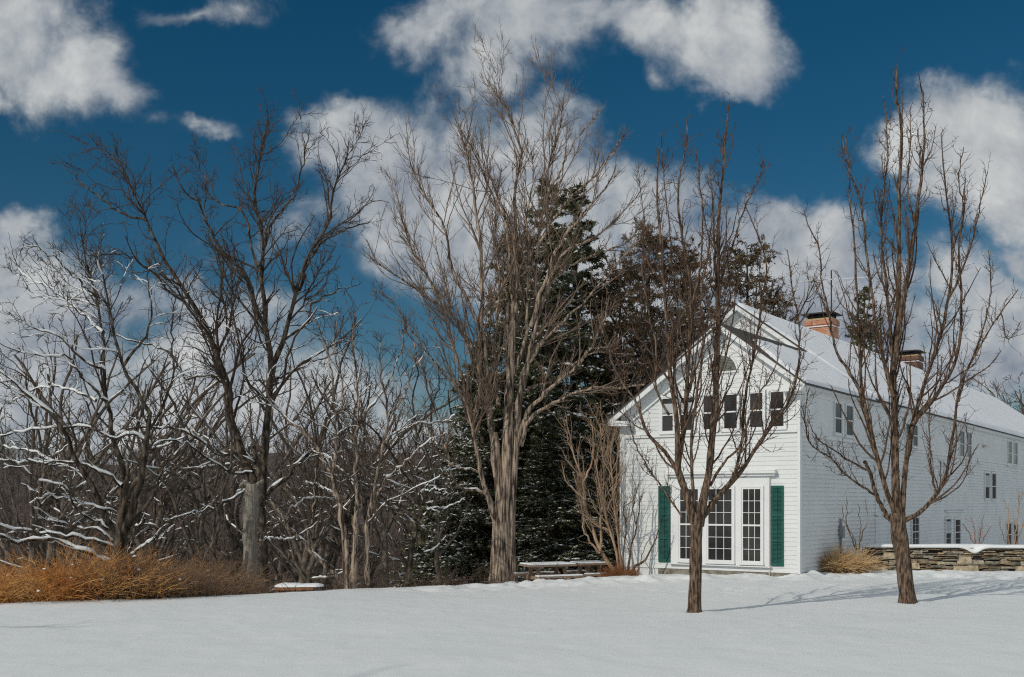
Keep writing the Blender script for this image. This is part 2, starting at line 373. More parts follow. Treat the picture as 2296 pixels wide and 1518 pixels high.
# ------------------------------------------------------------------ house
hd = Vector((.5785, .8157)); HX, HYY = 7.93, 29.5
HA = math.atan2(hd.y, hd.x)
house = empty('farmhouse', (HX, HYY, 0), 'long white clapboard farmhouse with snow covered gable roofs and green shutters', 'house', rz=HA)
def gp(px, py, s=0.0):
    u = (px-CX)/F; t_ = (HX+.5785*s-u*(HYY+.8157*s))/(.8157+.5785*u)
    Yd = HYY+.8157*s+.5785*t_; return t_, CAMZ+(HY-py)/F*Yd
def wp(px, py, t_=0.0):
    u = (px-CX)/F; s = (u*(HYY+.5785*t_)-HX+.8157*t_)/(.5785-.8157*u)
    Yd = HYY+.8157*s+.5785*t_; return s, CAMZ+(HY-py)/F*Yd
RT, RZ = 2.19, 7.12            # front ridge
SR, SLf = .743, .70            # slopes right / left
TW = 5.62                      # left wall of the front part
S2 = 6.4; RT2 = 4.5; RZ2 = RZ+SR*(RT2-RT); SEND = 49.0; TW2 = 9.0
def roof_right(t_): return RZ+SR*(t_-RT)
def rf(t_): return min(roof_right(t_), RZ-SLf*(t_-RT))
def rf2(t_): return min(roof_right(t_), RZ2-SR*(t_-RT2))
BD = .125; Z0 = .05
# clapboard siding: every course a tilted board with a real lip
def siding_gable(mb, s, tmin, tmax, ztop, z0=Z0):
    z = z0
    while True:
        z1 = z+BD
        def xr(zz):
            a, b2 = tmin, tmax
            g = ztop
            # where the roof line is above zz
            ts = np.linspace(tmin, tmax, 600); ok = np.array([g(q) >= zz for q in ts])
            if not ok.any(): return None
            return ts[ok][0], ts[ok][-1]
        r0 = xr(z+.02); r1 = xr(min(z1, z1))
        if r0 is None: break
        if r1 is None: r1 = ((r0[0]+r0[1])/2-.01, (r0[0]+r0[1])/2+.01)
        mb.quad((s-.012, r0[0], z), (s-.012, r0[1], z), (s, r1[1], z1), (s, r1[0], z1))
        mb.quad((s-.012, r0[0], z), (s-.012, r0[1], z), (s, r0[1], z+.001), (s, r0[0], z+.001))
        z = z1
        if z > 9.5: break
sf = MB(); siding_gable(sf, 0, 0, TW, lambda q: rf(q)-.12)
sf.build('gable_siding', M['paint'], house)
sf = MB(); siding_gable(sf, S2, 0, TW2, lambda q: rf2(q)-.12, z0=4.9)
sf.build('rear_gable_siding', M['paint'], house)
sr = MB(); z = Z0-.6
while z < 5.35:
    sr.quad((0, -.03, z), (S2+.5, -.03, z), (S2+.5, 0, z+BD), (0, 0, z+BD)); sr.quad((0,-.03,z),(S2+.5,-.03,z),(S2+.5,0,z+.001),(0,0,z+.001))
    sr.quad((S2+.5, -.034, z), (SEND, -.034, z), (SEND, -.01, z+BD), (S2+.5, -.01, z+BD)); sr.quad((S2+.5,-.034,z),(SEND,-.034,z),(SEND,-.01,z+.001),(S2+.5,-.01,z+.001))
    z += BD
sr.build('side_siding', M['paint'], house)
# solid core behind the siding, so the house has mass from every side
cr = MB()
cr.prism([(.02, .02, -1), (.02, TW-.02, -1), (.02, TW-.02, rf(TW)-.2), (.02, RT, RZ-.2), (.02, .02, rf(0)-.2)], (S2, 0, 0))
cr.prism([(S2+.05, .02, -1), (S2+.05, TW2, -1), (S2+.05, TW2, rf2(TW2)-.2), (S2+.05, RT2, RZ2-.2), (S2+.05, .02, rf2(0)-.2)], (SEND-S2-.05, 0, 0))
cr.build('wall_core', M['paint'], house)
fd = MB(); fd.box((-.03, 0.02, -.7), (.1, 4.35, Z0-.012)); fd.build('foundation', M['found'], house)
# trims
tr = MB()
tr.box((-.05, -.03, Z0-.01), (.10, .05, 5.05)); 
tr.box((-.05, TW-.14, Z0-.4), (.10, TW+.03, rf(TW)-.28))
t0_, zb = gp(1600, 972); 
tr.box((-.06, .052, zb-.05), (.0, TW-.142, zb+.05))
tr.box((-.045, .052, 3.62-.0), (-.004, TW-.142, zb-.052+.0) if False else (-.03, .052, zb+.052))
tr.box((-.075, TW-.18, gp(1390,1012)[1]-.04), (.11, TW+.06, gp(1390,1012)[1]+.04))
tr.build('gable_trim', M['trim'], house)
tr = MB()
zband = wp(1900, 989)[1]
tr.box((.05, -.055, zband-.04), (SEND, -.0, zband+.04))
tr.box((.052, -.05, 5.0), (SEND, -.0, 5.2))
tr.box((S2+.42, -.045, -.6), (S2+.55, -.0, zband-.042))
tr.build('side_trim', M['trim'], house)
# smooth panel of the upper storey of the side wall
pn = MB(); pn.box((.052, -.03, zband+.042), (SEND, .0, 4.998)); pn.build('upper_panelling', M['paint'], house)
# rake boards, soffits, returns
def rake(mb, s0, s1, ta, tb, fz, th=.24, off=0):
    a = (s0, ta, fz(ta)+off); b_ = (s0, tb, fz(tb)+off)
    mb.prism([a, b_, (s0, tb, fz(tb)+off-th), (s0, ta, fz(ta)+off-th)], (s1-s0, 0, 0))
rk = MB()
OV = .38
rake(rk, -OV, -OV+.05, -.22, RT, rf, .20, -.02); rake(rk, -OV, -OV+.05, RT, TW+.24, rf, .20, -.02)
rake(rk, -OV+.05, 0.02, -.22, RT, rf, .05, -.06); rake(rk, -OV+.05, 0.02, RT, TW+.24, rf, .05, -.06)
rake(rk, -.07, .0, .02, RT, rf, .42, -.12); rake(rk, -.07, .0, RT, TW-.02, rf, .42, -.12)
# eave returns
rk.prism([(-OV, -.26, 5.24), (-OV, .42, 5.24), (-OV, .42, 5.06), (-OV, -.16, 5.06)], (OV-.05, 0, 0))
zl = rf(TW+.24)
rk.prism([(-OV, TW+.26, zl-.04), (-OV, TW-.42, zl-.10), (-OV, TW-.42, zl-.24), (-OV, TW+.16, zl-.22)], (OV-.05, 0, 0))
rk.build('rake_boards', M['trim'], house)
rk = MB()
rake(rk, S2-OV, S2-OV+.05, -.0, RT2, rf2, .20, .03); rake(rk, S2-OV, S2-OV+.05, RT2, TW2+.24, rf2, .20, .03)
rake(rk, S2-OV+.05, S2, .3, RT2, rf2, .05, -.02); rake(rk, S2-OV+.05, S2, RT2, TW2, rf2, .05, -.02)
rake(rk, S2-.06, S2, .4, RT2, rf2, .36, -.1); rake(rk, S2-.06, S2, RT2, TW2, rf2, .36, -.1)
rk.build('rear_rake_boards', M['trim'], house)
rk = MB()
rk.box((-OV, -.26, 5.16), (SEND, -.05, 5.20)); rk.box((-OV, -.28, 5.202), (SEND, -.24, 5.33))
rk.box((-OV, TW+.03, zl-.19), (S2, TW+.24, zl-.15)); rk.box((-OV, TW+.21, zl-.148), (S2, TW+.25, zl-.03))
rk.build('eave_boards', M['trim'], house)
# roof decks
def slab(mb, s0, s1, ta, tb, fz, th=.045, off=0.):
    mb.prism([(s0, ta, fz(ta)+off), (s0, tb, fz(tb)+off), (s0, tb, fz(tb)+off-th), (s0, ta, fz(ta)+off-th)], (s1-s0, 0, 0))
rd = MB(); slab(rd, -OV-.03, S2, -.33, RT, rf); slab(rd, -OV-.03, S2, RT, TW+.33, rf)
rd.build('front_roof', M['shingle'], house)
rd = MB(); slab(rd, S2-OV-.03, SEND+.3, -.33, RT2, rf2, off=.05); slab(rd, S2-OV-.03, SEND+.3, RT2, TW2+.33, rf2, off=.05)
rd.build('main_roof', M['shingle'], house)
# snow lying on the roofs (thickness field, slides off just under the front ridge)
def roof_snow(name, s0, s1, ta, tb, fz, off, thick, ns, ntt, seed, bare=None):
    S = np.linspace(s0, s1, ns); T_ = np.linspace(ta, tb, ntt); SS, TT = np.meshgrid(S, T_)
    ZZ = np.vectorize(fz)(TT)+off
    h = thick(SS, TT)
    ed = np.minimum(np.minimum((SS-s0), (s1-SS))/.06, np.minimum(abs(TT-ta), abs(tb-TT))/.05); ed = np.clip(ed, 0, 1)**.5
    h = h*ed+.03*fbm2(SS*.8, TT*1.5, 4, seed)*ed
    if bare is not None: h = h-bare(SS, TT)
    h = np.where(ed <= 0, -.02, h)
    V = np.stack([SS, TT, ZZ+np.maximum(h, -.03)], -1); idx = np.arange(ns*ntt).reshape(ntt, ns)
    Qx = np.stack([idx[:-1,:-1], idx[:-1,1:], idx[1:,1:], idx[1:,:-1]], -1).reshape(-1, 4)
    return link(name, np_mesh(name, V, Qx), M['snow_roof'], house)
def bare_front(S, T_):
    d = (RT-T_)     # metres (plan) below the ridge
    wdt = np.interp(S, [-.4, 0, 1.5, 3.5, 5.5, 6.5], [.55, .62, .62, .52, .40, .34])+.10*fbm2(S*2.3, T_*.7+2, 3, 4)
    b1 = np.clip((wdt-d)/.06, 0, 1)*.3
    edge = (S+OV)                            # wedge of bare shingles behind the front rake
    wd2 = np.clip(.95-.75*np.abs(d-.75), 0, 1)*.9*np.clip(1.6-d, 0, 1)+.14
    b2 = np.clip((wd2+.25*fbm2(S*5, T_*1.2, 3, 8)-edge)/.08, 0, 1)*.3
    return np.maximum(b1, b2)
roof_snow('front_roof_snow', -OV-.01, S2, -.31, RT+.02, rf, .0, lambda S, T_: .10+0*S, 90, 90, 3, bare_front)
roof_snow('front_roof_snow', -OV-.01, S2, RT, TW+.31, rf, .0, lambda S, T_: .07+0*S, 40, 40, 5)
def bare_rear(S, T_):
    e = S-(S2-OV); return np.clip((.16+.1*fbm2(T_*1.1, S*4, 3, 2)-e)/.05, 0, 1)*.3*np.clip((RT2-T_-.3)/.8, 0, 1)
roof_snow('main_roof_snow', S2-OV-.01, SEND+.28, -.31, RT2+.02, rf2, .05, lambda S, T_: .09+.07*np.clip((S-12)/15, 0, 1), 380, 60, 6, bare_rear)
roof_snow('main_roof_snow', S2-OV-.01, SEND+.28, RT2, TW2+.31, rf2, .05, lambda S, T_: .15+0*S, 120, 20, 7)

def window(x0, x1, y0, y1, cols, rows, face, casing=.07, sash=.035, mid=True, name='window', mun=.018, blind=None, proud=.045, sashm='trim', label=None):
    """face: function (a, depth, z) -> local 3-vector; x0..x1 along the wall, y0..y1 heights"""
    if x0 > x1: x0, x1 = x1, x0
    fr = MB()
    def bx(mb, a0, a1, z0, z1, d0, d1):
        p = face(a0, d0, z0); q = face(a1, d1, z1); mb.box(p, q)
    c = casing
    bx(fr, x0-c, x0, y0-c, y1+c, -.01, proud); bx(fr, x1, x1+c, y0-c, y1+c, -.01, proud)
    bx(fr, x0, x1, y1, y1+c, -.01, proud-.002); bx(fr, x0-c*1.2, x1+c*1.2, y0-c, y0-.0, -.008, proud+.025)
    wobj = fr.build(name, M['trim'], house)
    if label: wobj['label'] = label
    sh = MB(); a0, a1 = x0+.001, x1-.001
    zm = (y0+y1)/2
    g0, g1 = y0+.001, y1-.001
    bx(sh, a0, a0+sash, g0, g1, .012, .03); bx(sh, a1-sash, a1, g0, g1, .012, .03)
    bx(sh, a0+sash, a1-sash, g1-sash, g1, .012, .03); bx(sh, a0+sash, a1-sash, g0, g0+sash*1.5, .012, .03)
    spans = [(g0+sash*1.5, g1-sash)]
    if mid:
        bx(sh, a0+sash, a1-sash, zm-sash*.6, zm+sash*.6, .012, .034); spans = [(g0+sash*1.5, zm-sash*.6), (zm+sash*.6, g1-sash)]
    A0, A1 = a0+sash, a1-sash
    for (q0, q1) in spans:
        for i in range(1, rows): zz = q0+(q1-q0)*i/rows; bx(sh, A0, A1, zz-mun/2, zz+mun/2, .012, .024)
        for i in range(1, cols): aa = A0+(A1-A0)*i/cols; bx(sh, aa-mun/2, aa+mun/2, q0, q1, .012, .0262)
    sh.build('sash', M[sashm], wobj)
    gl = MB(); bx(gl, x0, x1, y0, y1, .0, .012)
    gl.build('pane', M['glass'], wobj)
    if blind:
        bl = MB(); bx(bl, a0+sash, a1-sash, y0+(y1-y0)*blind[0], y0+(y1-y0)*blind[1], .0125, .0155); bl.build('blind', M['blind'], wobj)
    return wobj
fg = lambda a, d, z: (-d-.016, a, z)       # gable face
fs = lambda a, d, z: (a, -d-.036, z)       # side wall
# large ground-floor windows
for (xa, xb, ya, yb) in ((1524.6, 1570, 1094, 1258), (1587.5, 1645.4, 1093.8, 1261), (1665, 1710, 1093.6, 1263)):
    ta, za = gp(xa, ya); tb, zb2 = gp(xb, yb)
    window(ta, tb, zb2, za, 3, 3, lambda a, d, z: (-d-.042, a, z), casing=.055, sash=.04, mun=.015)
# flat surround with its hood
su = MB(); ta, za = gp(1506, 1066); tb, zb3 = gp(1728.5, 1270)
wins = [(gp(1524.6,1)[0], gp(1570,1)[0]), (gp(1587.5,1)[0], gp(1645.4,1)[0]), (gp(1665,1)[0], gp(1710,1)[0])]
zwt = gp(1645, 1093.8)[1]; zwb = gp(1645, 1261)[1]
su.box((-.044, tb, zb3), (-.0, ta, zwb-.056)); su.box((-.044, tb, zwt+.056), (-.0, ta, za))
edges = [ta]+[q for w_ in wins for q in w_]+[tb]
for i in range(0, len(edges), 2): su.box((-.044, edges[i]-.0, zwb-.056), (-.0, edges[i+1]+.0, zwt+.056))
su.box((-.042, tb, zwb-.05), (-.03, ta, zwt+.05))
su.build('window_surround', M['trim'], house)
si = MB(); si.box((-.12, tb-.03, zb3-.03), (-.0, ta+.03, zb3-.002)); si.build('window_sill', M['trim'], house)
hb = MB(); ha, hz = gp(1497, 1057); hb_, _ = gp(1744, 1057)
z_h = gp(1620, 1058)[1]
hb.box((-.20, hb_, z_h-.06), (0, ha, z_h)); hb.box((-.13, hb_+.05, z_h-.13), (0, ha-.05, z_h-.062))
hb.build('window_hood', M['trim'], house)
hs_ = MB(); hs_.box((-.19, hb_+.02, z_h+.001), (-.01, ha-.02, z_h+.035)); hs_.build('hood_snow', M['snow'], house, bevel=.012)
# shutters
for (xa, xb, ya, yb) in ((1477.8, 1503.5, 1090, 1260.5), (1730.5, 1757.5, 1089, 1269.5)):
    ta, za = gp(xa, ya); tb, zb4 = gp(xb, yb); lo, hi = tb, ta
    sm = MB(); st = .05; d0, d1 = -.055, -.018
    sm.box((d0, lo, zb4), (d1, lo+st, za)); sm.box((d0, hi-st, zb4), (d1, hi, za))
    zs = [zb4, zb4+.10, zb4+(za-zb4)*.30, zb4+(za-zb4)*.30+.09, zb4+(za-zb4)*.62, zb4+(za-zb4)*.62+.08, za-.08, za]
    for i in range(0, 8, 2): sm.box((d0+.001, lo+st, zs[i]), (d1, hi-st, zs[i+1]))
    for i in range(1, 7, 2):
        z = zs[i]+.02
        while z < zs[i+1]-.02:
            sm.quad((d0+.004, lo+st, z-.012), (d0+.004, hi-st, z-.012), (d1-.012, hi-st, z+.02), (d1-.012, lo+st, z+.02)); z += .036
    sm.box((d1-.004, lo+st, zb4+.02), (d1, hi-st, za-.02)); mid_ = (lo+hi)/2; sm.box((d0-.008, mid_-.008, zb4+.05), (d0, mid_+.008, za-.05))
    sm.build('shutter', M['green'], house)
# upper gable windows
zt, zbm = gp(1690, 879.5)[1], gp(1690, 962.5)[1]
for i, (xa, xb) in enumerate(((1484.5, 1513), (1526, 1558), (1577, 1610), (1623, 1656.5), (1681, 1714), (1727, 1761.5))):
    window(gp(xa, 1)[0], gp(xb, 1)[0], zbm, zt, 1, 1, lambda a, d, z: (-d-.032, a, z), casing=.05, sash=.035, blind=(.55, .82) if i < 2 else None,
           label='upstairs window with a pale blind half drawn' if i < 2 else None)
# half-round louvre in the gable
tcn, zc = gp(1621, 833); ta, _ = gp(1590.5, 833); tb, _ = gp(1652, 833); rad = abs(ta-tb)/2; zc2 = gp(1621, 833)[1]; tcn = (ta+tb)/2
lv = MB(); pts = [(-.03, tcn+rad*math.cos(a), zc2+rad*1.05*math.sin(a)) for a in np.linspace(0, math.pi, 25)]; lv.prism(pts, (.028, 0, 0))
for k in range(1, 10):
    zz = zc2+rad*1.05*k/10; hw = rad*math.sqrt(max(0, 1-(k/10)**2))-.02; lv.box((-.048, tcn-hw, zz-.012), (-.031, tcn+hw, zz+.006))
lv.build('gable_louvre', M['louver'], house)
la = MB(); aa = np.linspace(0, math.pi, 25)
for i in range(24):
    p = [(-.05, tcn+(rad+o)*math.cos(a), zc2+(rad+o)*1.05*math.sin(a)) for a, o in ((aa[i], 0), (aa[i+1], 0), (aa[i+1], .05), (aa[i], .05))]; la.prism(p, (.048, 0, 0))
la.box((-.055, tcn-rad-.06, zc2-.05), (-.002, tcn+rad+.06, zc2-.001)); la.build('louvre_trim', M['trim'], house)
# wire down the gable, meter, lights
ca = MB(); t_c = gp(1727, 1)[0]; ca.box((-.075, t_c-.008, -.1), (-.055, t_c+.008, z_h-.02)); ca.build('cable', M['pine_sash'], house)
s_m, z_m = wp(1881, 1172); ca = MB(); ca.box((s_m-.10, -.16, z_m-.45), (s_m+.10, -.03, z_m-.1)); ca.box((s_m-.035, -.10, z_m-.099), (s_m+.035, -.035, z_m+.12)); ca.box((s_m-.03, -.09, z_m-1.1), (s_m+.03, -.035, z_m-.451))
ca.build('utility_meter', mat('grey_metal', (.28,.29,.30), .6), house, bevel=.01)
# side windows (pairs)
for (xa, xb, ya, yb, c_, r_) in ((1869.6,1885.5,901,974.5,1,1),(1894.8,1910.8,906.5,980,1,1),(2029,2040,948,1000,1,1),(2044.5,2056,951,1003,1,1),
        (2150,2160.7,964.5,1026,1,1),(2166,2176.6,967.5,1029,1,1),(2258.5,2267,987,1045,1,1),(2271.5,2280,990.5,1048,1,1),
        (2207.3,2217.5,1059.5,1119,1,1),(2222.5,2232,1060.5,1120,1,1),(2119,2131,1163,1222,1,2),(2139.8,2152,1164,1222,1,2),
        (2043.5,2059,1160,1224,2,2),(2256,2266.5,1173,1224,1,1),(2271.5,2281,1175,1224,1,1)):
    s0, z1 = wp(xa, ya, -.03); s1, z0 = wp(xb, yb, -.03)
    z1b = wp(xb, ya, -.03)[1]
    window(s0, s1, z0, z1, c_, r_, fs, casing=.05, sash=.028, mun=.011, blind=(.45, .9) if ya in (1059.5, 1163) else None,
           label='window with a pale blind drawn behind the glass' if ya in (1059.5, 1163) else None)
hd_ = MB(); s0, z1 = wp(2116, 1146); s1, _ = wp(2160, 1146); hd_.box((s0, -.12, z1-.04), (s1, -.03, z1)); hd_.build('window_head', M['trim'], house)
s0, z1 = wp(2203, 1001); lt = MB(); lt.box((s0-.08, -.09, z1-.08), (s0+.08, -.03, z1+.06)); lt.bar((s0-.1, -.09, z1), (s0-.28, -.22, z1+.03), .07); lt.bar((s0+.1, -.09, z1), (s0+.28, -.22, z1-.01), .07)
lt.build('floodlight', M['pine_sash'], house)
tl, zl_ = gp(1381, 953)
import bmesh
bm = bmesh.new(); bmesh.ops.create_uvsphere(bm, u_segments=16, v_segments=10, radius=.055)
me = bpy.data.meshes.new('globe_lamp'); bm.to_mesh(me); bm.free()
for p in me.polygons: p.use_smooth = True
lo_ = link('globe_lamp', me, M['lamp'], house); lo_.location = (.05, TW+.13, zl_)
br_ = MB(); br_.bar((0, 0, 0), (0, -.11, .02), .03); br_.build('lamp_bracket', M['metal'], lo_)

# chimneys
bk = bpy.data.materials.new('brick'); bk.use_nodes = True; t = bk.node_tree; bs = t.nodes['Principled BSDF']; bs.inputs['Roughness'].default_value = .9
tcx = t.nodes.new('ShaderNodeTexCoord'); sx = t.nodes.new('ShaderNodeSeparateXYZ'); t.links.new(tcx.outputs['Object'], sx.inputs[0])
ad = t.nodes.new('ShaderNodeMath'); ad.operation = 'ADD'; t.links.new(sx.outputs[0], ad.inputs[0]); t.links.new(sx.outputs[1], ad.inputs[1])
cbx = t.nodes.new('ShaderNodeCombineXYZ'); t.links.new(ad.outputs[0], cbx.inputs[0]); t.links.new(sx.outputs[2], cbx.inputs[1])
bt = t.nodes.new('ShaderNodeTexBrick'); t.links.new(cbx.outputs[0], bt.inputs['Vector']); bt.inputs['Scale'].default_value = 1
bt.inputs['Brick Width'].default_value = .21; bt.inputs['Row Height'].default_value = .075; bt.inputs['Mortar Size'].default_value = .009
bt.inputs['Color1'].default_value = (.50,.175,.06,1); bt.inputs['Color2'].default_value = (.33,.115,.055,1); bt.inputs['Mortar'].default_value = (.42,.36,.30,1); bt.inputs['Bias'].default_value = -.2
nzz = t.nodes.new('ShaderNodeTexNoise'); nzz.inputs['Scale'].default_value = 5; t.links.new(tcx.outputs['Object'], nzz.inputs['Vector'])
mi = t.nodes.new('ShaderNodeMix'); mi.data_type = 'RGBA'; mr2 = t.nodes.new('ShaderNodeMapRange'); mr2.inputs[1].default_value = .5; mr2.inputs[2].default_value = .7; mr2.inputs[4].default_value = .75
t.links.new(nzz.outputs[0], mr2.inputs[0]); t.links.new(mr2.outputs[0], mi.inputs[0]); t.links.new(bt.outputs[0], mi.inputs[6]); mi.inputs[7].default_value = (.55,.40,.32,1)
t.links.new(mi.outputs[2], bs.inputs['Base Color'])
bk2 = bk.copy(); bk2.name = 'dark_brick'
for nn in bk2.node_tree.nodes:
    if nn.type == 'TEX_BRICK': nn.inputs['Color1'].default_value = (.16,.055,.035,1); nn.inputs['Color2'].default_value = (.08,.04,.03,1); nn.inputs['Mortar'].default_value = (.14,.12,.10,1)
    if nn.type == 'MIX': nn.inputs[7].default_value = (.14,.09,.07,1)
M['buff'] = mat('buff_mortar', (.42,.30,.13), .9, (.5,.38,.2), 6)
def chimney(s0, s1, t0, t1, zt, m_, lab):
    o = MB(); o.box((s0, t0, 7.6), (s1, t1, zt-.22)); o.box((s0-.04, t0-.04, zt-.218), (s1+.04, t1+.04, zt)); ch = o.build('chimney', m_, house); ch['label'] = lab
    o = MB(); o.box((s0-.055, t0-.055, zt-.32), (s1+.055, t1+.055, zt-.28)); o.build('flashing', M['alu'], ch)
    o = MB(); o.box((s0-.01, t0-.01, zt+.001), (s1+.01, t1+.01, zt+.06)); o.build('crown', M['buff'], ch)
    o = MB()
    for a in (s0+.08, s1-.12):
        for b_ in (t0+.08, (t0+t1)/2-.1, t1-.2): o.box((a, b_, zt+.061), (a+.05, b_+.12, zt+.24))
    o.box((s0+.1, t0+.1, zt+.061), (s1-.1, t1-.1, zt+.19))
    # hipped metal lid
    z_ = zt+.241
    o.prism([(s0-.16, t0-.16, z_), (s1+.16, t0-.16, z_), (s1+.16, t1+.16, z_), (s0-.16, t1+.16, z_)], (0, 0, .03))
    i = len(o.v); o.v += [(s0-.15, t0-.15, z_+.031), (s1+.15, t0-.15, z_+.031), (s1+.15, t1+.15, z_+.031), (s0-.15, t1+.15, z_+.031), (s0+.15, t0+.15, z_+.11), (s1-.15, t0+.15, z_+.11), (s1-.15, t1-.15, z_+.11), (s0+.15, t1-.15, z_+.11)]
    o.f += [(i,i+1,i+5,i+4),(i+1,i+2,i+6,i+5),(i+2,i+3,i+7,i+6),(i+3,i,i+4,i+7),(i+4,i+5,i+6,i+7)]
    o.build('cap', M['metal'], ch); return ch
chimney(17.2, 18.15, 4.95, 6.12, 9.98, bk, 'sunlit orange brick chimney nearer the front gable')
chimney(31.3, 32.4, 5.0, 6.2, 9.95, bk2, 'dark brick chimney farther back on the ridge')
# television aerial
ante = empty('television_aerial', tuple(at(1864, 700, 46.9)), 'thin silver aerial with two braced arms on a mast above the orange brick chimney', 'antenna')
ab = at(1864, 700, 46.9)
o = MB(); p0 = at(1864, 735, 46.9)-ab; p1 = at(1864, 606, 46.9)-ab; o.bar(p0, p1, .045); o.build('mast', M['metal'], ante)
o = MB(); pa_ = at(1794, 631, 46.2)-ab; pb_ = at(1946, 621, 47.6)-ab; pm = (pa_+pb_)/2; o.bar(pa_, pb_, .045); o.bar(at(1812,630,46.4)-ab, at(1858,646,46.88)-ab, .028); o.bar(at(1925,623,47.4)-ab, at(1870,646,46.92)-ab, .028)
o.build('boom', M['alu'], ante)

# ------------------------------------------------------------------ dry stone wall
rng = np.random.default_rng(5)
M['stone'] = mat('field_stone', (.15,.13,.10), .9, (.30,.27,.22), 9, bump=.7, bscale=22)
tt_ = M['stone'].node_tree; b_ = tt_.nodes['Principled BSDF']; mi = tt_.nodes[M['stone']['mix']]
av = tt_.nodes.new('ShaderNodeAttribute'); av.attribute_name = 'stone_tint'; mm = tt_.nodes.new('ShaderNodeMix'); mm.data_type = 'RGBA'; mm.blend_type = 'MULTIPLY'; mm.inputs[0].default_value = 1
tt_.links.new(mi.outputs[2], mm.inputs[6]); tt_.links.new(av.outputs['Color'], mm.inputs[7]); tt_.links.new(mm.outputs[2], b_.inputs['Base Color'])
wa = at(1945, 1228, 32.4); wb = np.array((19.5, 31.0, .68)); wall = empty('stone_wall', (wa[0], wa[1], 0), 'low dry laid fieldstone wall topped with a thick even cap of snow', 'wall', rz=math.atan2(wb[1]-wa[1], wb[0]-wa[0]))
WL = math.hypot(wb[0]-wa[0], wb[1]-wa[1]); WZ0, WZ1 = -.35, .66
V = []; Fq = []; col = []
z = WZ0
rows = []
while z < WZ1-.02:
    h = float(rng.choice([.04, .055, .07, .09, .12], p=[.25,.3,.25,.13,.07])); h = min(h, WZ1-z); x = -rng.random()*.2
    while x < WL:
        l_ = rng.uniform(.12, .42)*(1+h*3); d = rng.uniform(-.03, .035)
        if rng.random() < .96:
            g = .008
            c0 = np.array([[x+g, d, z+g], [x+l_-g, d, z+g], [x+l_-g, .45, z+g], [x+g, .45, z+g], [x+g, d, z+h-g], [x+l_-g, d, z+h-g], [x+l_-g, .45, z+h-g], [x+g, .45, z+h-g]])
            c0[[0,1,4,5]] += rng.normal(size=(4, 3))*np.array([.014, .012, h*.10])
            c0[:, 2] += .012*rng.normal()+ .03*vnoise2(x*1.3, z*3)
            mxx = c0[[0,1,4,5]].mean(0)
            i = len(V); V += [tuple(p) for p in c0]; V.append((mxx[0], mxx[1]-.03, mxx[2]))
            Fq += [(i,i+1,i+8),(i+1,i+5,i+8),(i+5,i+4,i+8),(i+4,i,i+8),(i+4,i+5,i+6,i+7),(i+1,i+2,i+6,i+5),(i+3,i,i+4,i+7),(i,i+3,i+2,i+1)]
            tcl = rng.uniform(.6, 1.7); hue = rng.choice([0, 1, 2], p=[.5, .3, .2]); cl = {0: (1,.97,.93), 1: (1.1,.92,.72), 2: (.9,.98,.95)}[int(hue)]
            col += [tuple(tcl*c for c in cl)+(1,)]*9
        x += l_
    z += h
for (x, z, l_, h) in ((.9,.0,.62,.20),(2.6,.18,.4,.22),(2.45,-.12,.75,.24),(4.2,-.1,.6,.22),(.45,.3,.35,.2),(6.1,.05,.5,.2),(.1,-.1,.5,.17)):
    c0 = np.array([[x, -.05, z], [x+l_, -.05, z+.01], [x+l_, .4, z], [x, .4, z], [x+.03, -.045, z+h], [x+l_-.04, -.04, z+h-.01], [x+l_, .4, z+h], [x, .4, z+h]])
    i = len(V); V += [tuple(p) for p in c0]; mxx = c0[[0,1,4,5]].mean(0); V.append((mxx[0], mxx[1]-.03, mxx[2]))
    Fq += [(i,i+1,i+8),(i+1,i+5,i+8),(i+5,i+4,i+8),(i+4,i,i+8),(i+4,i+5,i+6,i+7),(i+1,i+2,i+6,i+5),(i+3,i,i+4,i+7),(i,i+3,i+2,i+1)]; col += [(1.75,1.62,1.4,1)]*9
me = bpy.data.meshes.new('stones'); me.from_pydata(V, [], Fq); me.update()
ca_ = me.color_attributes.new('stone_tint', 'FLOAT_COLOR', 'POINT'); ca_.data.foreach_set('color', np.array(col, dtype=np.float32).ravel())
link('stones', me, M['stone'], wall)
o = MB(); o.box((0, .07, WZ0), (WL, .42, WZ1-.03)); o.build('wall_core', mat('dark_gap', (.03,.026,.022), .95), wall)
S = np.linspace(-.12, WL, 260); A = np.linspace(0, math.pi, 12); SS, AA = np.meshgrid(S, A)
hh = .105+.03*fbm2(SS*.9, 0*SS, 3, 31); endf = np.clip((SS+.12)/.35, 0, 1)**.5
notch = np.exp(-((SS-3.05)/.22)**2)
YY_ = .2-np.sign(np.cos(AA))*np.abs(np.cos(AA))**.35*(.28+.015*fbm2(SS*2.1, AA, 2, 3))
ZZ_ = WZ1-.01+np.sin(AA)**.45*hh*endf-notch*.16*np.clip(np.cos(AA)*1.4, 0, 1)
V = np.stack([SS, YY_, ZZ_], -1); idx = np.arange(V.shape[0]*V.shape[1]).reshape(V.shape[:2])
Qx = np.stack([idx[:-1,:-1], idx[:-1,1:], idx[1:,1:], idx[1:,:-1]], -1).reshape(-1, 4)
Qx = np.concatenate([Qx, np.stack([idx[0,:-1], idx[-1,:-1], idx[-1,1:], idx[0,1:]], -1)])
link('snow_cap', np_mesh('snow_cap', V, Qx), M['snow'], wall)

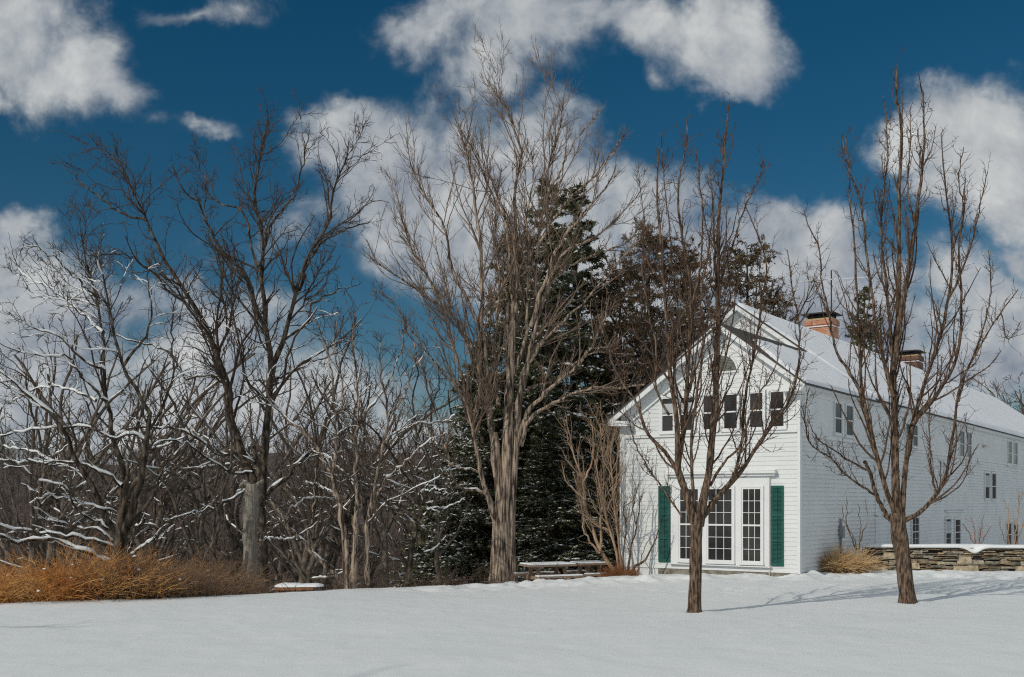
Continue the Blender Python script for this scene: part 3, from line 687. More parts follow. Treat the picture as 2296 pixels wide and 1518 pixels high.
# ------------------------------------------------------------------ picnic tables
def picnic_table(px, py, Yd, rz, lab, length=1.45):
    b0 = at(px, py, Yd); z0 = gz(b0[0], Yd)-.02
    dz = b0[2]-.78
    e = empty('picnic_table', (b0[0], Yd, dz), lab, 'picnic table', 'snow covered picnic tables', rz)
    L = length/2
    o = MB()
    for k in range(5): y = -.36+k*.18; o.box((-L, y-.08, .72), (L, y+.08, .76))
    for x in (-L+.3, L-.3): o.box((x-.04, -.38, .65), (x+.04, .38, .719))
    o.build('tabletop', M['wood'], e)
    for sy in (-1, 1):
        o = MB()
        for k in range(2): o.box((-L, sy*.72-.13+k*.14, .42), (L, sy*.72-.01+k*.14, .46))
        o.build('bench', M['wood'], e)
    for x in (-L+.3, L-.3):
        o = MB(); o.bar((x, -.2, .719), (x, -.62, -.35), .045, .12, (1,0,0)); o.bar((x, .2, .719), (x, .62, -.35), .045, .12, (1,0,0)); o.bar((x+.05, -.82, .38), (x+.05, .82, .38), .04, .1, (0,0,1)); o.build('leg_frame', M['wood'], e)
    o = MB(); o.box((-L+.02, -.43, .762), (L-.02, .43, .812)); o.build('tabletop_snow', M['snow'], e, bevel=.02)
    for sy in (-1, 1):
        o = MB(); o.box((-L+.02, sy*.72-.12, .462), (L-.02, sy*.72+.12, .505)); o.build('bench_snow', M['snow'], e, bevel=.016)
picnic_table(1228, 1264, 30.9, R(25), 'snow covered picnic table nearer the big maple trunk')
picnic_table(1322, 1261, 32.8, R(22), 'snow covered picnic table nearer the tan shrub by the house', 1.0)

# snow covered wooden platform edge at the crest
b0 = at(651, 1312, 25.8); e = empty('wooden_platform', (b0[0], 25.8, b0[2]-.06), 'low brown wooden platform with rounded snow on top at the edge of the slope', 'platform', rz=R(8))
o = MB()
for k in range(5): o.box((-.55, -.45+k*.19, .0), (.9, -.27+k*.19, .05))
o.box((-.5, -.44, -.25), (-.42, .45, -.001)); o.box((.1, -.44, -.25), (.18, .45, -.001)); o.box((-.55, -.48, -.06), (.9, -.452, .04)); o.build('deck', mat('brown_board', (.30,.13,.05), .8, (.2,.09,.04), 7), e)
S = np.linspace(-.62, 1.3, 50); A = np.linspace(0, math.pi, 10); SS, AA = np.meshgrid(S, A); ef = np.clip((SS+.62)/.3, 0, 1)**.5*np.clip((1.3-SS)/.3, 0, 1)**.3
V = np.stack([SS, .02-np.sign(np.cos(AA))*np.abs(np.cos(AA))**.5*.52*np.maximum(ef, .05), .052+np.sin(AA)**.6*.11*ef*(1+.4*fbm2(SS*2, AA, 2, 1))], -1)
idx = np.arange(V.shape[0]*V.shape[1]).reshape(V.shape[:2]); Qx = np.stack([idx[:-1,:-1], idx[:-1,1:], idx[1:,1:], idx[1:,:-1]], -1).reshape(-1, 4)
link('snow_cap', np_mesh('snow_cap', V, Qx), M['snow'], e)
e.scale = (.62, .62, .62)

# ------------------------------------------------------------------ the two pears on the lawn
def pear(seed, Yd, base_px, trunk, specs, label):
    rg = np.random.default_rng(seed)
    P0, R0 = limbs(rg, Yd, [trunk], 12, 0, .004)
    R0[0, 0] *= 1.5; R0[0, 1] *= 1.18; R0[0, 2] *= 1.05
    P1, R1 = limbs(rg, Yd, specs, 26, .9, .008, .78)
    # trunk top and limb feet share the fork: start every limb inside the trunk
    lv2 = spawn(rg, P1, R1, 3.6, .52, .29, 11, .14, .10, .5, t0=.10, t1=.93, rmin=.0068, maxlen=1.9, minlen=.3, flat=.8, taper=.85)
    lv2b = spawn(rg, P1, R1, 6.8, 1.0, .1, 6, .12, .24, .35, t0=.08, t1=1, rmin=.0058, abslen=.40)
    lv3 = spawn(rg, lv2[0], lv2[1], 7.5, .9, .3, 5, .10, .34, .6, t0=.06, t1=1, rmin=.0052, abslen=.22)
    lv3b = spawn(rg, lv2[0], lv2[1], 1.6, .5, .45, 6, .16, .12, .6, t0=.2, t1=.9, rmin=.0056)
    lv4 = spawn(rg, lv3b[0], lv3b[1], 8.0, .95, .3, 4, .1, .3, .7, t0=.05, t1=1, rmin=.006, abslen=.15)
    lv5 = spawn(rg, lv2b[0], lv2b[1], 8.0, .85, .3, 4, .1, .3, .8, t0=.2, t1=1, rmin=.006, abslen=.15)
    tips = spawn(rg, P1, R1*1.0, 9.0, .95, .3, 4, .1, .35, .6, t0=.1, t1=1, rmin=.0065, abslen=.12)
    # buds at the twig ends
    b0 = np.asarray(at(base_px[0], base_px[1], Yd)); b0[2] = gz(b0[0], Yd)
    sn = []
    q = snow_tubes(rg, P1[:, :5], R1[:, :5]*1.0, .03, .5, .8, slope=.9)
    sn.append(q)
    e = finish_tree('pear_tree', label, 'tree', b0, [(P0, R0), (P1, R1)], [lv2, lv3b, lv2b, lv3, lv4, lv5, tips], (M['bark_pear'], M['twig_pear']), sn, wood_sides=[14, 8], twig_sides=[5, 4, 3, 3, 3, 3, 3])
    e['group'] = 'bare pear trees on the lawn'
    return e, rg
pear(11, 20.2, (1556, 1366), ([(1556,1385),(1559,1300),(1560,1240),(1562,1185),(1565,1150)], 28, 27), [
 ([(1563,1185),(1545,1130),(1530,1085),(1520,1050),(1519,998),(1517,931),(1502,842),(1497,752),(1490,660),(1480,520),(1472,430),(1478,330)], 21, 3),
 ([(1535,1100),(1512,1045),(1447,962),(1430,909),(1389,846),(1350,740),(1335,680)], 12, 2.4),
 ([(1568,1180),(1580,1110),(1590,1060),(1595,1000),(1604,931),(1609,820),(1611,640),(1612,480),(1618,420),(1625,340),(1634,235)], 22, 2.5),
 ([(1588,1075),(1590,1020),(1599,931),(1606,820),(1608,720),(1604,600),(1601,500),(1596,430)], 13, 2.5),
 ([(1521,1040),(1535,960),(1540,880),(1544,790),(1548,640),(1535,560),(1523,490),(1522,400),(1540,330),(1540,265)], 13, 2.2),
 ([(1570,1165),(1600,1125),(1622,1100),(1656,1066),(1698,998),(1730,954),(1766,908),(1788,828),(1793,740),(1775,640),(1765,560)], 15, 2.2),
 ([(1600,1122),(1645,1070),(1662,998),(1671,891),(1694,774),(1705,690),(1719,597),(1702,532),(1670,458)], 9, 2.2),
 ([(1592,1090),(1625,1035),(1655,1005),(1675,950),(1705,880),(1740,820),(1745,760)], 7, 2),
 ([(1560,1160),(1552,1080),(1551,1010),(1556,930),(1565,860),(1575,790),(1570,680),(1588,560),(1596,460),(1592,380)], 9, 2),
 ([(1530,1160),(1500,1118),(1465,1065),(1430,1007),(1412,954),(1405,920)], 5.5, 1.8),
 ([(1500,930),(1483,900),(1470,864),(1474,797),(1455,700),(1440,600),(1445,500),(1432,400)], 7, 1.8),
 ([(1505,880),(1515,800),(1520,700),(1508,600),(1500,500),(1488,400),(1482,300)], 7, 1.8),
 ([(1611,640),(1640,560),(1665,480),(1690,420),(1716,370)], 6, 1.6),
 ([(1548,700),(1570,600),(1576,500),(1568,400),(1560,330)], 6, 1.6),
], 'bare pear tree with a forked upright crown in front of the green shuttered gable')
pear(12, 21.8, (2033, 1348), ([(2036,1365),(2030,1300),(2022,1235),(2014,1180),(2012,1150)], 35, 33), [
 ([(2014,1180),(2010,1100),(2006,998),(2004,819),(2013,712),(2016,560),(2017,426),(2021,283),(2008,200),(2012,140)], 24, 2.5),
 ([(2018,1175),(2026,1100),(2031,1043),(2048,945),(2070,870),(2105,760),(2128,660),(2135,560),(2127,470),(2116,380),(2110,300)], 15, 2.2),
 ([(2006,820),(2018,720),(2033,630),(2050,507),(2062,420),(2072,330),(2070,242),(2060,165)], 14, 2.4),
 ([(2046,955),(2075,915),(2102,885),(2147,788),(2156,671),(2150,560),(2162,470),(2165,400)], 12, 2),
 ([(2012,1175),(2040,1162),(2070,1143),(2095,1114),(2118,1078),(2127,1033),(2143,931),(2149,880),(2190,790),(2245,700),(2282,650)], 13, 2.4),
 ([(2100,1112),(2088,1050),(2085,998),(2083,909),(2078,840),(2072,780)], 5, 1.7),
 ([(2010,1180),(1985,1150),(1962,1100),(1948,1055),(1938,1035)], 11, 7.5),
 ([(1962,1110),(1932,1090),(1895,1062),(1861,1025),(1820,998),(1805,931),(1815,870)], 6, 1.8),
 ([(1945,1055),(1900,1030),(1870,1010),(1835,985),(1810,940)], 5, 1.6),
 ([(2012,1172),(1993,1115),(1977,1065),(1950,953),(1932,873),(1928,774),(1922,660),(1915,548),(1905,420),(1896,300)], 14, 2.2),
 ([(1932,882),(1905,835),(1878,797),(1860,707),(1843,640),(1838,560),(1810,500),(1803,470)], 8, 1.8),
 ([(2003,890),(1985,820),(1965,730),(1952,640),(1940,548),(1930,450),(1900,370),(1888,300)], 10, 2),
 ([(2004,830),(1994,720),(1988,640),(1978,560),(1976,470),(1988,380),(1988,280),(1980,215)], 9, 2),
 ([(2149,900),(2165,840),(2195,770),(2215,700),(2222,620),(2215,560)], 6, 1.8),
 ([(2120,690),(2160,600),(2185,520),(2200,450),(2215,385)], 6, 1.8),
 ([(2135,560),(2160,480),(2150,400),(2160,330)], 5, 1.6),
 ([(2050,507),(2035,420),(2040,330),(2042,240)], 5, 1.6),
 ([(2245,700),(2262,760),(2290,720)][::1], 3, 1.5),
], 'bare pear tree with leaning trunk and wide vase crown before the stone wall')

# ------------------------------------------------------------------ big maple
def big_tree(seed, Yd, base_px, trunks, specs, label, name, mats, dens=1.0, snowmax=3.5, wig=.14, up=.06, n_=22, tw=1.0, depth=1.6, cover=.75, group=None, snowscale=1.0, squash=1.0, ang=.6):
    rg = np.random.default_rng(seed)
    specs = [([(x, y if y > 1000 else 1000-(1000-y)*squash) for x, y in q[0]],)+tuple(q[1:]) for q in specs]
    P0, R0 = limbs(rg, Yd, trunks, 16, 0, .01)
    P1, R1 = limbs(rg, Yd, specs, n_, depth, .025)
    a = spawn(rg, P1, R1, 1.7*dens, ang, .40, 11, up, wig, .55, t0=.2, t1=.97, rmin=.010, maxlen=3.6, minlen=.5)
    b = spawn(rg, a[0], a[1], 3.2*dens, ang+.05, .44, 7, up, wig*1.2, .6, t0=.15, t1=.98, rmin=.0075*tw, maxlen=1.9, minlen=.3)
    b2 = spawn(rg, P1, R1, 2.2*dens, ang+.15, .14, 7, up, wig*1.3, .3, t0=.25, t1=1, rmin=.0075*tw, maxlen=1.4, minlen=.4)
    c_ = spawn(rg, b[0], b[1], 5.6*dens, ang, .48, 5, up, wig*1.5, .7, t0=.12, t1=1, rmin=.0056*tw, maxlen=.85, minlen=.2)
    c2 = spawn(rg, b2[0], b2[1], 5.0*dens, ang, .46, 5, up, wig*1.5, .7, t0=.12, t1=1, rmin=.0056*tw, maxlen=.8, minlen=.2)
    d_ = spawn(rg, c_[0], c_[1], 4.8*dens, ang, .52, 3, up, wig*1.6, .8, t0=.2, t1=1, rmin=.0046*tw, maxlen=.42, minlen=.14)
    tipb = spawn(rg, P1[:, -8:], R1[:, -8:], 6*dens, ang-.1, .4, 7, up, wig*1.3, .7, t0=.1, t1=1, rmin=.0062*tw, maxlen=1.3, minlen=.4)
    tc_ = spawn(rg, tipb[0], tipb[1], 9*dens, ang, .42, 4, up, wig*1.5, .7, t0=.1, t1=1, rmin=.0048*tw, maxlen=.6, minlen=.18)
    b0 = np.asarray(at(base_px[0], base_px[1], Yd)); 
    sn = [snow_tubes(rg, P1, R1, .012, cover, snowscale, zmax=snowmax, slope=.93, thick=.014), snow_tubes(rg, a[0], a[1], .007, cover, snowscale, zmax=snowmax, slope=.9, thick=.010),
          snow_tubes(rg, b[0], b[1], .005, cover*.75, snowscale*.8, zmax=snowmax, thick=.007)]
    e = finish_tree(name, label, 'tree', b0, [(P0, R0), (P1, R1)], [a, b, b2, c_, c2, d_, tipb, tc_], mats, sn, group=group, wood_sides=[14, 8], twig_sides=[5, 4, 4, 3, 3, 3, 3, 3])
    return e, b0
mm_ = (M['bark_maple'], M['twig_maple'])
e, b0 = big_tree(21, 33.5, (1125, 1346), [
 ([(1124,1350),(1126,1310),(1128,1270),(1130,1200),(1132,1130),(1138,1050),(1140,960),(1142,880),(1146,800),(1150,720)], 58, 14),
 ([(1106,1350),(1110,1290),(1114,1220),(1119,1140),(1117,1050),(1108,970)], 36, 16),
 ([(1150,1350),(1147,1290),(1146,1240),(1146,1150),(1153,1040),(1158,980)], 34, 16)], [
 ([(1116,1180),(1100,1132),(1084,1085),(1070,1009),(1052,917),(1030,800),(1000,680),(960,570),(900,470)], 18, 2.5),
 ([(1114,1070),(1102,963),(1089,847),(1080,732),(1083,640),(1077,500),(1065,400),(1055,320),(1040,250),(1030,165)], 18, 2.2),
 ([(1140,1000),(1140,900),(1147,800),(1153,700),(1155,613),(1155,475),(1155,355),(1168,254),(1150,190),(1113,106)], 19, 2.2),
 ([(1155,980),(1172,860),(1190,760),(1198,680),(1201,560),(1210,452),(1229,360),(1233,281),(1255,190),(1265,115)], 16, 2.2),
 ([(1204,500),(1240,430),(1290,360),(1335,320),(1375,260),(1400,215)], 9, 2),
 ([(1150,960),(1172,830),(1195,720),(1215,640),(1261,521),(1344,466),(1390,420),(1440,350)], 13, 2),
 ([(1190,700),(1230,560),(1262,475),(1321,401),(1360,345),(1382,290)], 10, 2),
 ([(1160,990),(1195,898),(1240,850),(1290,800),(1328,745),(1352,690),(1365,630)], 13, 2.6, -1.2),
 ([(1168,1000),(1190,930),(1232,898),(1275,872),(1310,858),(1380,854),(1445,846)], 12, 3, -1.0),
 ([(1160,880),(1185,855),(1250,829),(1305,778),(1350,762),(1410,770)], 8, 2.4),
 ([(1170,830),(1230,720),(1290,660),(1340,600),(1400,520),(1440,470)], 9, 1.8),
 ([(1118,1150),(1085,1101),(1029,1092),(1006,1032),(985,950),(960,860),(940,780),(905,690)], 10, 2),
 ([(1105,960),(1085,880),(1049,750),(998,636),(950,560),(920,498),(900,420),(885,330)], 11, 2),
 ([(1098,860),(1086,740),(1049,636),(1010,540),(998,452),(950,360),(920,290),(910,225)], 12, 2),
 ([(1100,920),(1070,800),(1040,700),(961,627),(900,580),(840,530),(822,480)], 9, 2),
 ([(1145,800),(1150,680),(1143,560),(1132,429),(1095,346),(1063,260),(1020,175)], 12, 2),
 ([(1118,900),(1108,800),(1112,700),(1120,580),(1110,470),(1112,380),(1125,300)], 10, 2),
 ([(1150,820),(1180,720),(1180,620),(1190,520),(1180,420),(1195,340),(1190,250)], 10, 2),
 ([(1210,640),(1262,560),(1320,520),(1400,490),(1450,430)], 8, 1.8),
 ([(1090,900),(1030,860),(980,800),(930,720),(880,640),(855,610)], 8, 1.8),
 ([(1083,1060),(1040,1050),(1000,1035),(970,990),(955,930)], 6, 1.8),
 ([(1229,360),(1260,300),(1290,230),(1320,190),(1345,160)], 6, 1.6),
 ([(1136,960),(1138,900),(1138,830),(1141,740),(1137,640)], 17, 12, .2),
], 'huge multi stemmed maple with grey tan bark and a fan shaped bare crown', 'maple_tree', mm_, dens=1.12, snowmax=5.0, wig=.10, up=.07, depth=2.4, cover=.55, ang=.5, snowscale=.9, squash=.89)

# ------------------------------------------------------------------ snow laden trees along the slope on the left
dk = (M['bark_dark'], M['twig_dark'])
big_tree(31, 30.0, (590, 1322), [
 ([(592,1335),(592,1260),(590,1180),(586,1110),(580,1060),(570,1000)], 24, 8)], [
 ([(584,1130),(560,1060),(538,1010),(518,950),(508,860),(480,780),(455,717),(405,641),(358,557),(329,494),(295,422),(255,325)], 28, 2.4),
 ([(588,1120),(592,1040),(597,960),(606,860),(599,747),(588,641),(588,515),(570,430),(585,350),(598,275)], 24, 2.2),
 ([(604,870),(615,810),(635,760),(655,690),(691,578),(738,494),(746,430),(770,370),(782,330)], 16, 2.2),
 ([(597,740),(575,700),(540,608),(485,545),(455,473),(413,430),(385,370)], 11, 2),
 ([(590,560),(610,500),(658,439),(679,367),(692,300)], 8, 2),
 ([(588,620),(562,560),(540,473),(476,447),(455,390),(440,350)], 7, 2),
 ([(665,660),(690,590),(717,549),(760,522),(800,506),(826,500)], 8, 2.4),
 ([(590,1110),(626,1085),(678,1029),(717,990),(733,930),(772,918),(810,945)], 13, 4),
 ([(575,1090),(545,1105),(480,1135),(430,1150),(370,1170)], 7, 3),
 ([(570,1040),(553,1026),(486,1013),(440,980),(400,964),(340,958),(290,962),(250,985),(232,1004)], 9, 3),
 ([(565,1060),(520,1060),(470,1030),(430,1000),(380,985),(320,1010)], 7, 2.5),
 ([(405,641),(330,600),(280,570),(220,572),(200,560)], 5, 1.8),
 ([(329,494),(280,480),(220,440),(170,400),(150,380)], 6, 1.6),
 ([(508,860),(470,840),(420,850),(380,790),(300,765),(260,750)], 8, 2.4),
 ([(606,860),(640,840),(690,810),(740,800),(790,760)], 7, 2),
 ([(600,900),(560,860),(540,800),(530,720),(500,640),(480,560)], 8, 2),
 ([(640,760),(690,720),(700,680),(740,660),(800,640)], 7, 2),
], 'tallest dark bare tree left of the maple, rising behind the grey dead stump', 'bare_tree', dk, dens=1.15, snowmax=8.0, wig=.19, up=.05, depth=2.2, cover=.88, tw=1.15)
# dead broken stump with hanging vine
b0 = at(560, 1335, 28.8); rg = np.random.default_rng(3)
P0, R0 = limbs(rg, 28.8, [([(559,1345),(560,1290),(561,1230),(560,1180),(563,1130),(566,1085)], 36, 30), ([(566,1110),(558,1090),(548,1082),(540,1090)], 16, 8), ([(570,1100),(580,1085),(592,1078)], 14, 7)], 14, 0, .012)
R0[:, :] *= 1+.07*rg.normal(size=R0.shape)
vin = spawn(rg, P0[:1], R0[:1], 260, 1.2, .1, 7, -.25, .3, .2, t0=.55, t1=1, rmin=.003, abslen=.35)
e = finish_tree('dead_tree', 'broken grey dead trunk without branches at the edge of the rusty brush', 'tree', b0, [(P0, R0)], [vin], (M['dead'], M['dead']), [snow_tubes(rg, P0[1:], R0[1:], .03, .6, .55, slope=1.2)], wood_sides=[12])

big_tree(32, 26.5, (262, 1300), [
 ([(262,1318),(264,1270),(268,1220),(272,1180),(276,1150),(282,1100),(288,1050)], 44, 8)], [
 ([(272,1200),(292,1160),(312,1092),(328,998),(336,938),(308,879),(277,820),(255,740),(235,640),(215,560)], 22, 2.4),
 ([(270,1190),(275,1110),(272,1050),(258,1000),(240,900),(232,830),(230,747),(213,663),(190,580),(180,520)], 19, 2.4),
 ([(262,1210),(225,1130),(190,1060),(155,1000),(140,960),(100,910),(50,870),(0,830),(-40,790)], 17, 5),
 ([(258,1230),(221,1215),(158,1203),(79,1195),(4,1179),(-40,1170)], 10, 4, -1.0),
 ([(256,1265),(225,1255),(170,1227),(99,1211),(40,1215),(0,1203),(-50,1190)], 13, 6, -1.3),
 ([(258,1215),(233,1195),(166,1180),(95,1156),(80,1108),(47,1085)], 10, 3, -.8),
 ([(256,1200),(225,1172),(190,1156),(158,1120),(150,1092),(91,1077),(51,1053),(8,1040)], 7, 2.6, -1.2),
 ([(272,1090),(250,1066),(221,1053),(158,1037),(79,1037),(0,1033),(-40,1036)], 9, 3.4, -.6),
 ([(262,1150),(230,1140),(170,1124),(99,1112),(66,1130)], 4.5, 2.4, -.8),
 ([(276,1245),(328,1223),(360,1190),(368,1150),(362,1100),(372,1060)], 9, 3, -.7),
 ([(286,1190),(324,1136),(348,1100),(375,1037),(418,990)], 9, 3, .6),
 ([(278,1255),(295,1225),(304,1183),(322,1165),(318,1150)], 7, 3, -.7),
 ([(330,990),(290,972),(260,985),(233,974),(198,958),(138,960),(59,964),(0,976),(-40,985)], 8, 3.5, -.6),
 ([(236,830),(180,800),(140,760),(70,730),(20,700)], 8, 2),
 ([(232,747),(180,700),(120,650),(60,620),(20,575)], 7, 2),
 ([(213,663),(160,610),(110,570),(60,545)], 6, 1.8),
 ([(277,820),(320,760),(340,690),(330,620),(345,560)], 8, 2),
 ([(215,900),(150,870),(90,870),(30,900)], 6, 2.2),
 ([(240,900),(190,850),(150,800),(90,800),(0,770)], 8, 2),
 ([(190,1060),(130,1040),(60,1010),(0,1000)], 6, 3),
 ([(330,960),(370,900),(390,830),(385,740),(395,660)], 9, 2.2),
], 'broad spreading tree with low snow laden boughs over the orange grass', 'bare_tree', dk, dens=1.15, snowmax=8.5, wig=.20, up=.05, depth=2.0, cover=.95, snowscale=1.2, tw=1.1)
big_tree(33, 29.0, (785, 1306), [
 ([(782,1320),(778,1270),(774,1210)], 22, 17), ([(792,1318),(794,1260),(796,1200)], 17, 14)], [
 ([(776,1225),(772,1195),(757,1116),(733,1045),(701,990),(654,946),(610,900),(580,850)], 17, 4),
 ([(795,1220),(797,1150),(800,1090),(797,1030),(803,940),(800,840),(790,760),(795,700)], 13, 2.2),
 ([(826,1310),(822,1250),(823,1190),(828,1140),(845,1060),(860,990),(870,940),(862,880),(850,820),(855,760)], 13, 2.2),
 ([(828,1150),(870,1070),(905,1040),(960,990),(1000,970)], 7, 2.4),
 ([(775,1310),(740,1278),(700,1240),(670,1205),(640,1170),(605,1122)], 11, 6, -1.0),
 ([(668,1205),(640,1208),(610,1207),(582,1212)], 5, 3, -1.0),
 ([(745,1060),(752,990),(750,900),(740,820),(720,750),(690,700)], 9, 2.2),
 ([(640,1170),(650,1140),(690,1120),(720,1115),(745,1120)], 5, 2.6),
 ([(798,1080),(770,1060),(740,1030),(700,1010)], 5, 2.4),
 ([(700,1240),(695,1200),(703,1150),(706,1100),(708,1050)], 5, 2.4),
 ([(860,990),(890,970),(930,950),(990,945),(1020,930)], 5, 2.2),
 ([(800,960),(840,900),(880,840),(900,780),(905,720)], 8, 2),
 ([(870,940),(910,880),(930,820),(960,780)], 6, 1.8),
 ([(757,1116),(735,1100),(700,1085),(680,1080)], 4.5, 2.4),
 ([(800,1000),(770,930),(765,850),(750,790),(755,720)], 7, 1.8),
], 'clump of pale barked stems with a snowy log leaning to the left', 'bare_tree', (M['bark_maple'], M['twig_dark']), dens=1.15, snowmax=6.5, wig=.19, up=.05, depth=1.8, cover=.95, tw=1.1)
big_tree(34, 30.0, (915, 1298), [([(914,1312),(918,1270),(924,1220)], 15, 13)], [
 ([(922,1235),(930,1195),(943,1150),(932,1100),(922,1050),(935,980),(925,900),(935,850),(930,790)], 12, 2),
 ([(938,1170),(960,1143),(1000,1138),(1042,1122)], 6, 3, -.6), ([(934,1115),(960,1090),(990,1065),(1010,1050)], 6, 2.4), ([(921,1222),(905,1190),(888,1165),(872,1135),(850,1128)], 6, 2.6, -.6),
 ([(936,1110),(955,1098),(1000,1096)], 5, 2.4), ([(925,1250),(950,1240),(985,1222),(1002,1190),(1005,1160)], 5, 2.4), ([(935,980),(960,920),(980,880),(985,820)], 5, 1.6), ([(925,1050),(900,1000),(885,940),(880,880)], 5, 1.6)],
 'slim dark crooked tree with a few snowy boughs left of the maple', 'bare_tree', dk, dens=.9, snowmax=4.2, wig=.2, up=.05, depth=1.2, cover=.9)

# ------------------------------------------------------------------ bare trees farther down the slope: a few models, many copies
def proto_tree(seed, H, mats, tk=1.2, dn=1.15):
    rg = np.random.default_rng(seed)
    tr_ = [[0,0,0]]; 
    lean = rg.uniform(-.10, .10, 2)
    pts = np.array([[lean[0]*H*q+rg.normal()*.12*q, lean[1]*H*q+rg.normal()*.12*q, H*.50*q] for q in np.linspace(0, 1, 7)])
    P0, R0 = resample(pts, .0145*H*np.linspace(1, .5, 7), 16); P0, R0 = P0[None], R0[None]
    L0 = spawn(rg, P0, R0, 2.0, .48, 1.05, 18, .055, .13, .8, t0=.35, t1=1, rmin=.02, maxlen=H*.62, minlen=H*.34, taper=.15, angsd=.16, rcap=.012*H)
    L0[1][:] = np.maximum(L0[1], .0068*H*np.linspace(1, .15, 18)[None])
    Lb = spawn(rg, P0, R0, 1.0, 1.15, .6, 14, .03, .14, .6, t0=.2, t1=.8, rmin=.014, maxlen=H*.34, minlen=H*.15, taper=.2)
    L1 = spawn(rg, L0[0], L0[1], 1.3, .62, .42, 14, .05, .15, .7, t0=.15, t1=.98, rmin=.012, maxlen=H*.3, minlen=H*.1, taper=.5)
    L1 = (np.concatenate([L1[0], Lb[0]]), np.concatenate([L1[1], Lb[1]]))
    a = spawn(rg, L1[0], L1[1], 1.9, .6, .40, 8, .05, .2, .55, t0=.2, t1=.97, rmin=.009, maxlen=2.6)
    b = spawn(rg, a[0], a[1], 3.2*dn, .65, .46, 6, .04, .24, .6, t0=.15, t1=1, rmin=.009*tk, maxlen=1.5, minlen=.3)
    c_ = spawn(rg, b[0], b[1], 4.6*dn, .65, .5, 4, .04, .28, .7, t0=.15, t1=1, rmin=.007*tk, maxlen=.75, minlen=.22)
    d_ = spawn(rg, c_[0], c_[1], 3.2*dn, .65, .5, 3, .04, .28, .8, t0=.2, t1=1, rmin=.006*tk, maxlen=.45, minlen=.16)
    sn = [snow_tubes(rg, L0[0], L0[1], .015, .6, 1, zmax=H*.8, thick=.014, slope=.9), snow_tubes(rg, L1[0], L1[1], .012, .6, 1, zmax=H*.7, thick=.014), snow_tubes(rg, a[0], a[1], .009, .45, 1, zmax=H*.65, thick=.010)]
    e = finish_tree('bare_tree', 'x', 'tree', (0, 0, 0), [(P0, R0), L0, L1], [a, b, c_, d_], mats, sn, wood_sides=[8, 6, 5], twig_sides=[4, 3, 3, 3])
    return e
def copy_tree(src, loc, scale, rz, label, group, name=None):
    r = src.copy(); C.objects.link(r); r.location = loc; r.scale = scale; r.rotation_euler = (0, 0, rz)
    if name: r.name = name
    r['label'] = label; r['group'] = group
    for ch in list(src.children):
        c = ch.copy(); C.objects.link(c); c.parent = r
    return r
M['twig_far'] = mat('far_twig_bark', (.058,.043,.034), .9, (.155,.118,.092), 5)
protos = [proto_tree(s, 10, (M['bark_far'], M['twig_far'])) for s in (101, 102, 103)]
G1 = 'bare trees down the wooded slope'
BT = [ # px of trunk, depth, top y, model, label
 (150, 46, 600, 2, 'bare tree in the second row over the left boughs of the spreading tree'),
 (310, 43, 640, 0, 'bare tree in the second row right of the spreading tree fork'),
 (740, 50, 720, 2, 'bare tree in the second row over the snowy wooden platform'),
 (950, 43, 800, 0, 'bare tree in the second row over the slim crooked tree'),
 (25, 33, 640, 0, 'bare tree at the far left edge behind the spreading tree'),
 (105, 37, 600, 1, 'bare tree behind the orange grass, second trunk from the left edge'),
 (165, 42, 540, 2, 'bare tree whose twigs reach up left of the tallest tree, before the grey cloud'),
 (215, 36, 600, 0, 'bare tree directly behind the trunk of the spreading tree'),
 (330, 40, 590, 1, 'bare tree between the spreading tree and the thin dark trunks'),
 (395, 46, 640, 2, 'bare tree low behind the dull brown brush'),
 (442, 37, 700, 0, 'thin dark straight trunk standing behind the brown brush'),
 (515, 44, 650, 1, 'bare tree just left of the broken grey stump'),
 (655, 36, 560, 2, 'bare tree just right of the tallest dark tree'),
 (700, 48, 690, 0, 'bare tree behind the leaning snowy log'),
 (745, 38, 680, 1, 'bare tree left of the clump of pale stems'),
 (850, 40, 700, 2, 'bare tree between the pale stems and the slim crooked tree'),
 (905, 47, 760, 0, 'bare tree far behind the slim crooked tree'),
 (965, 38, 770, 1, 'small bare tree between the slim crooked tree and the maple'),
 (1010, 50, 760, 2, 'bare tree seen against the blue gap left of the maple stems'),
 (60, 48, 700, 2, 'bare tree deep in the woods at far left'),
 (600, 52, 730, 1, 'bare tree deep in the woods behind the broken stump'),
 (-30, 40, 600, 1, 'bare tree cut off by the left edge of the picture'),
 (470, 55, 760, 2, 'bare tree deep in the woods right of the thin straight trunk'),
 (1080, 44, 800, 0, 'bare tree half hidden behind the stems of the maple'),
 (720, 34, 800, 1, 'low bare tree close behind the snow covered wooden platform'),
 (870, 33, 820, 0, 'low bare tree close beside the pale stems on their right'),
 (985, 34, 860, 2, 'low bare tree close to the spruce boughs left of the maple'),
 (250, 45, 620, 1, 'bare tree seen over the fork of the spreading tree'),
 (560, 46, 640, 0, 'bare tree seen between the two main stems of the tallest tree'),
 (690, 44, 640, 2, 'bare tree seen right of the upper limbs of the tallest tree'),
 (790, 47, 690, 1, 'bare tree rising behind the middle of the pale stems'),
 (930, 52, 770, 2, 'bare tree deep in the woods behind the slim crooked tree'),
 (20, 55, 660, 0, 'bare tree deep in the woods at the left edge'),
]
used = set(); rg = np.random.default_rng(77)
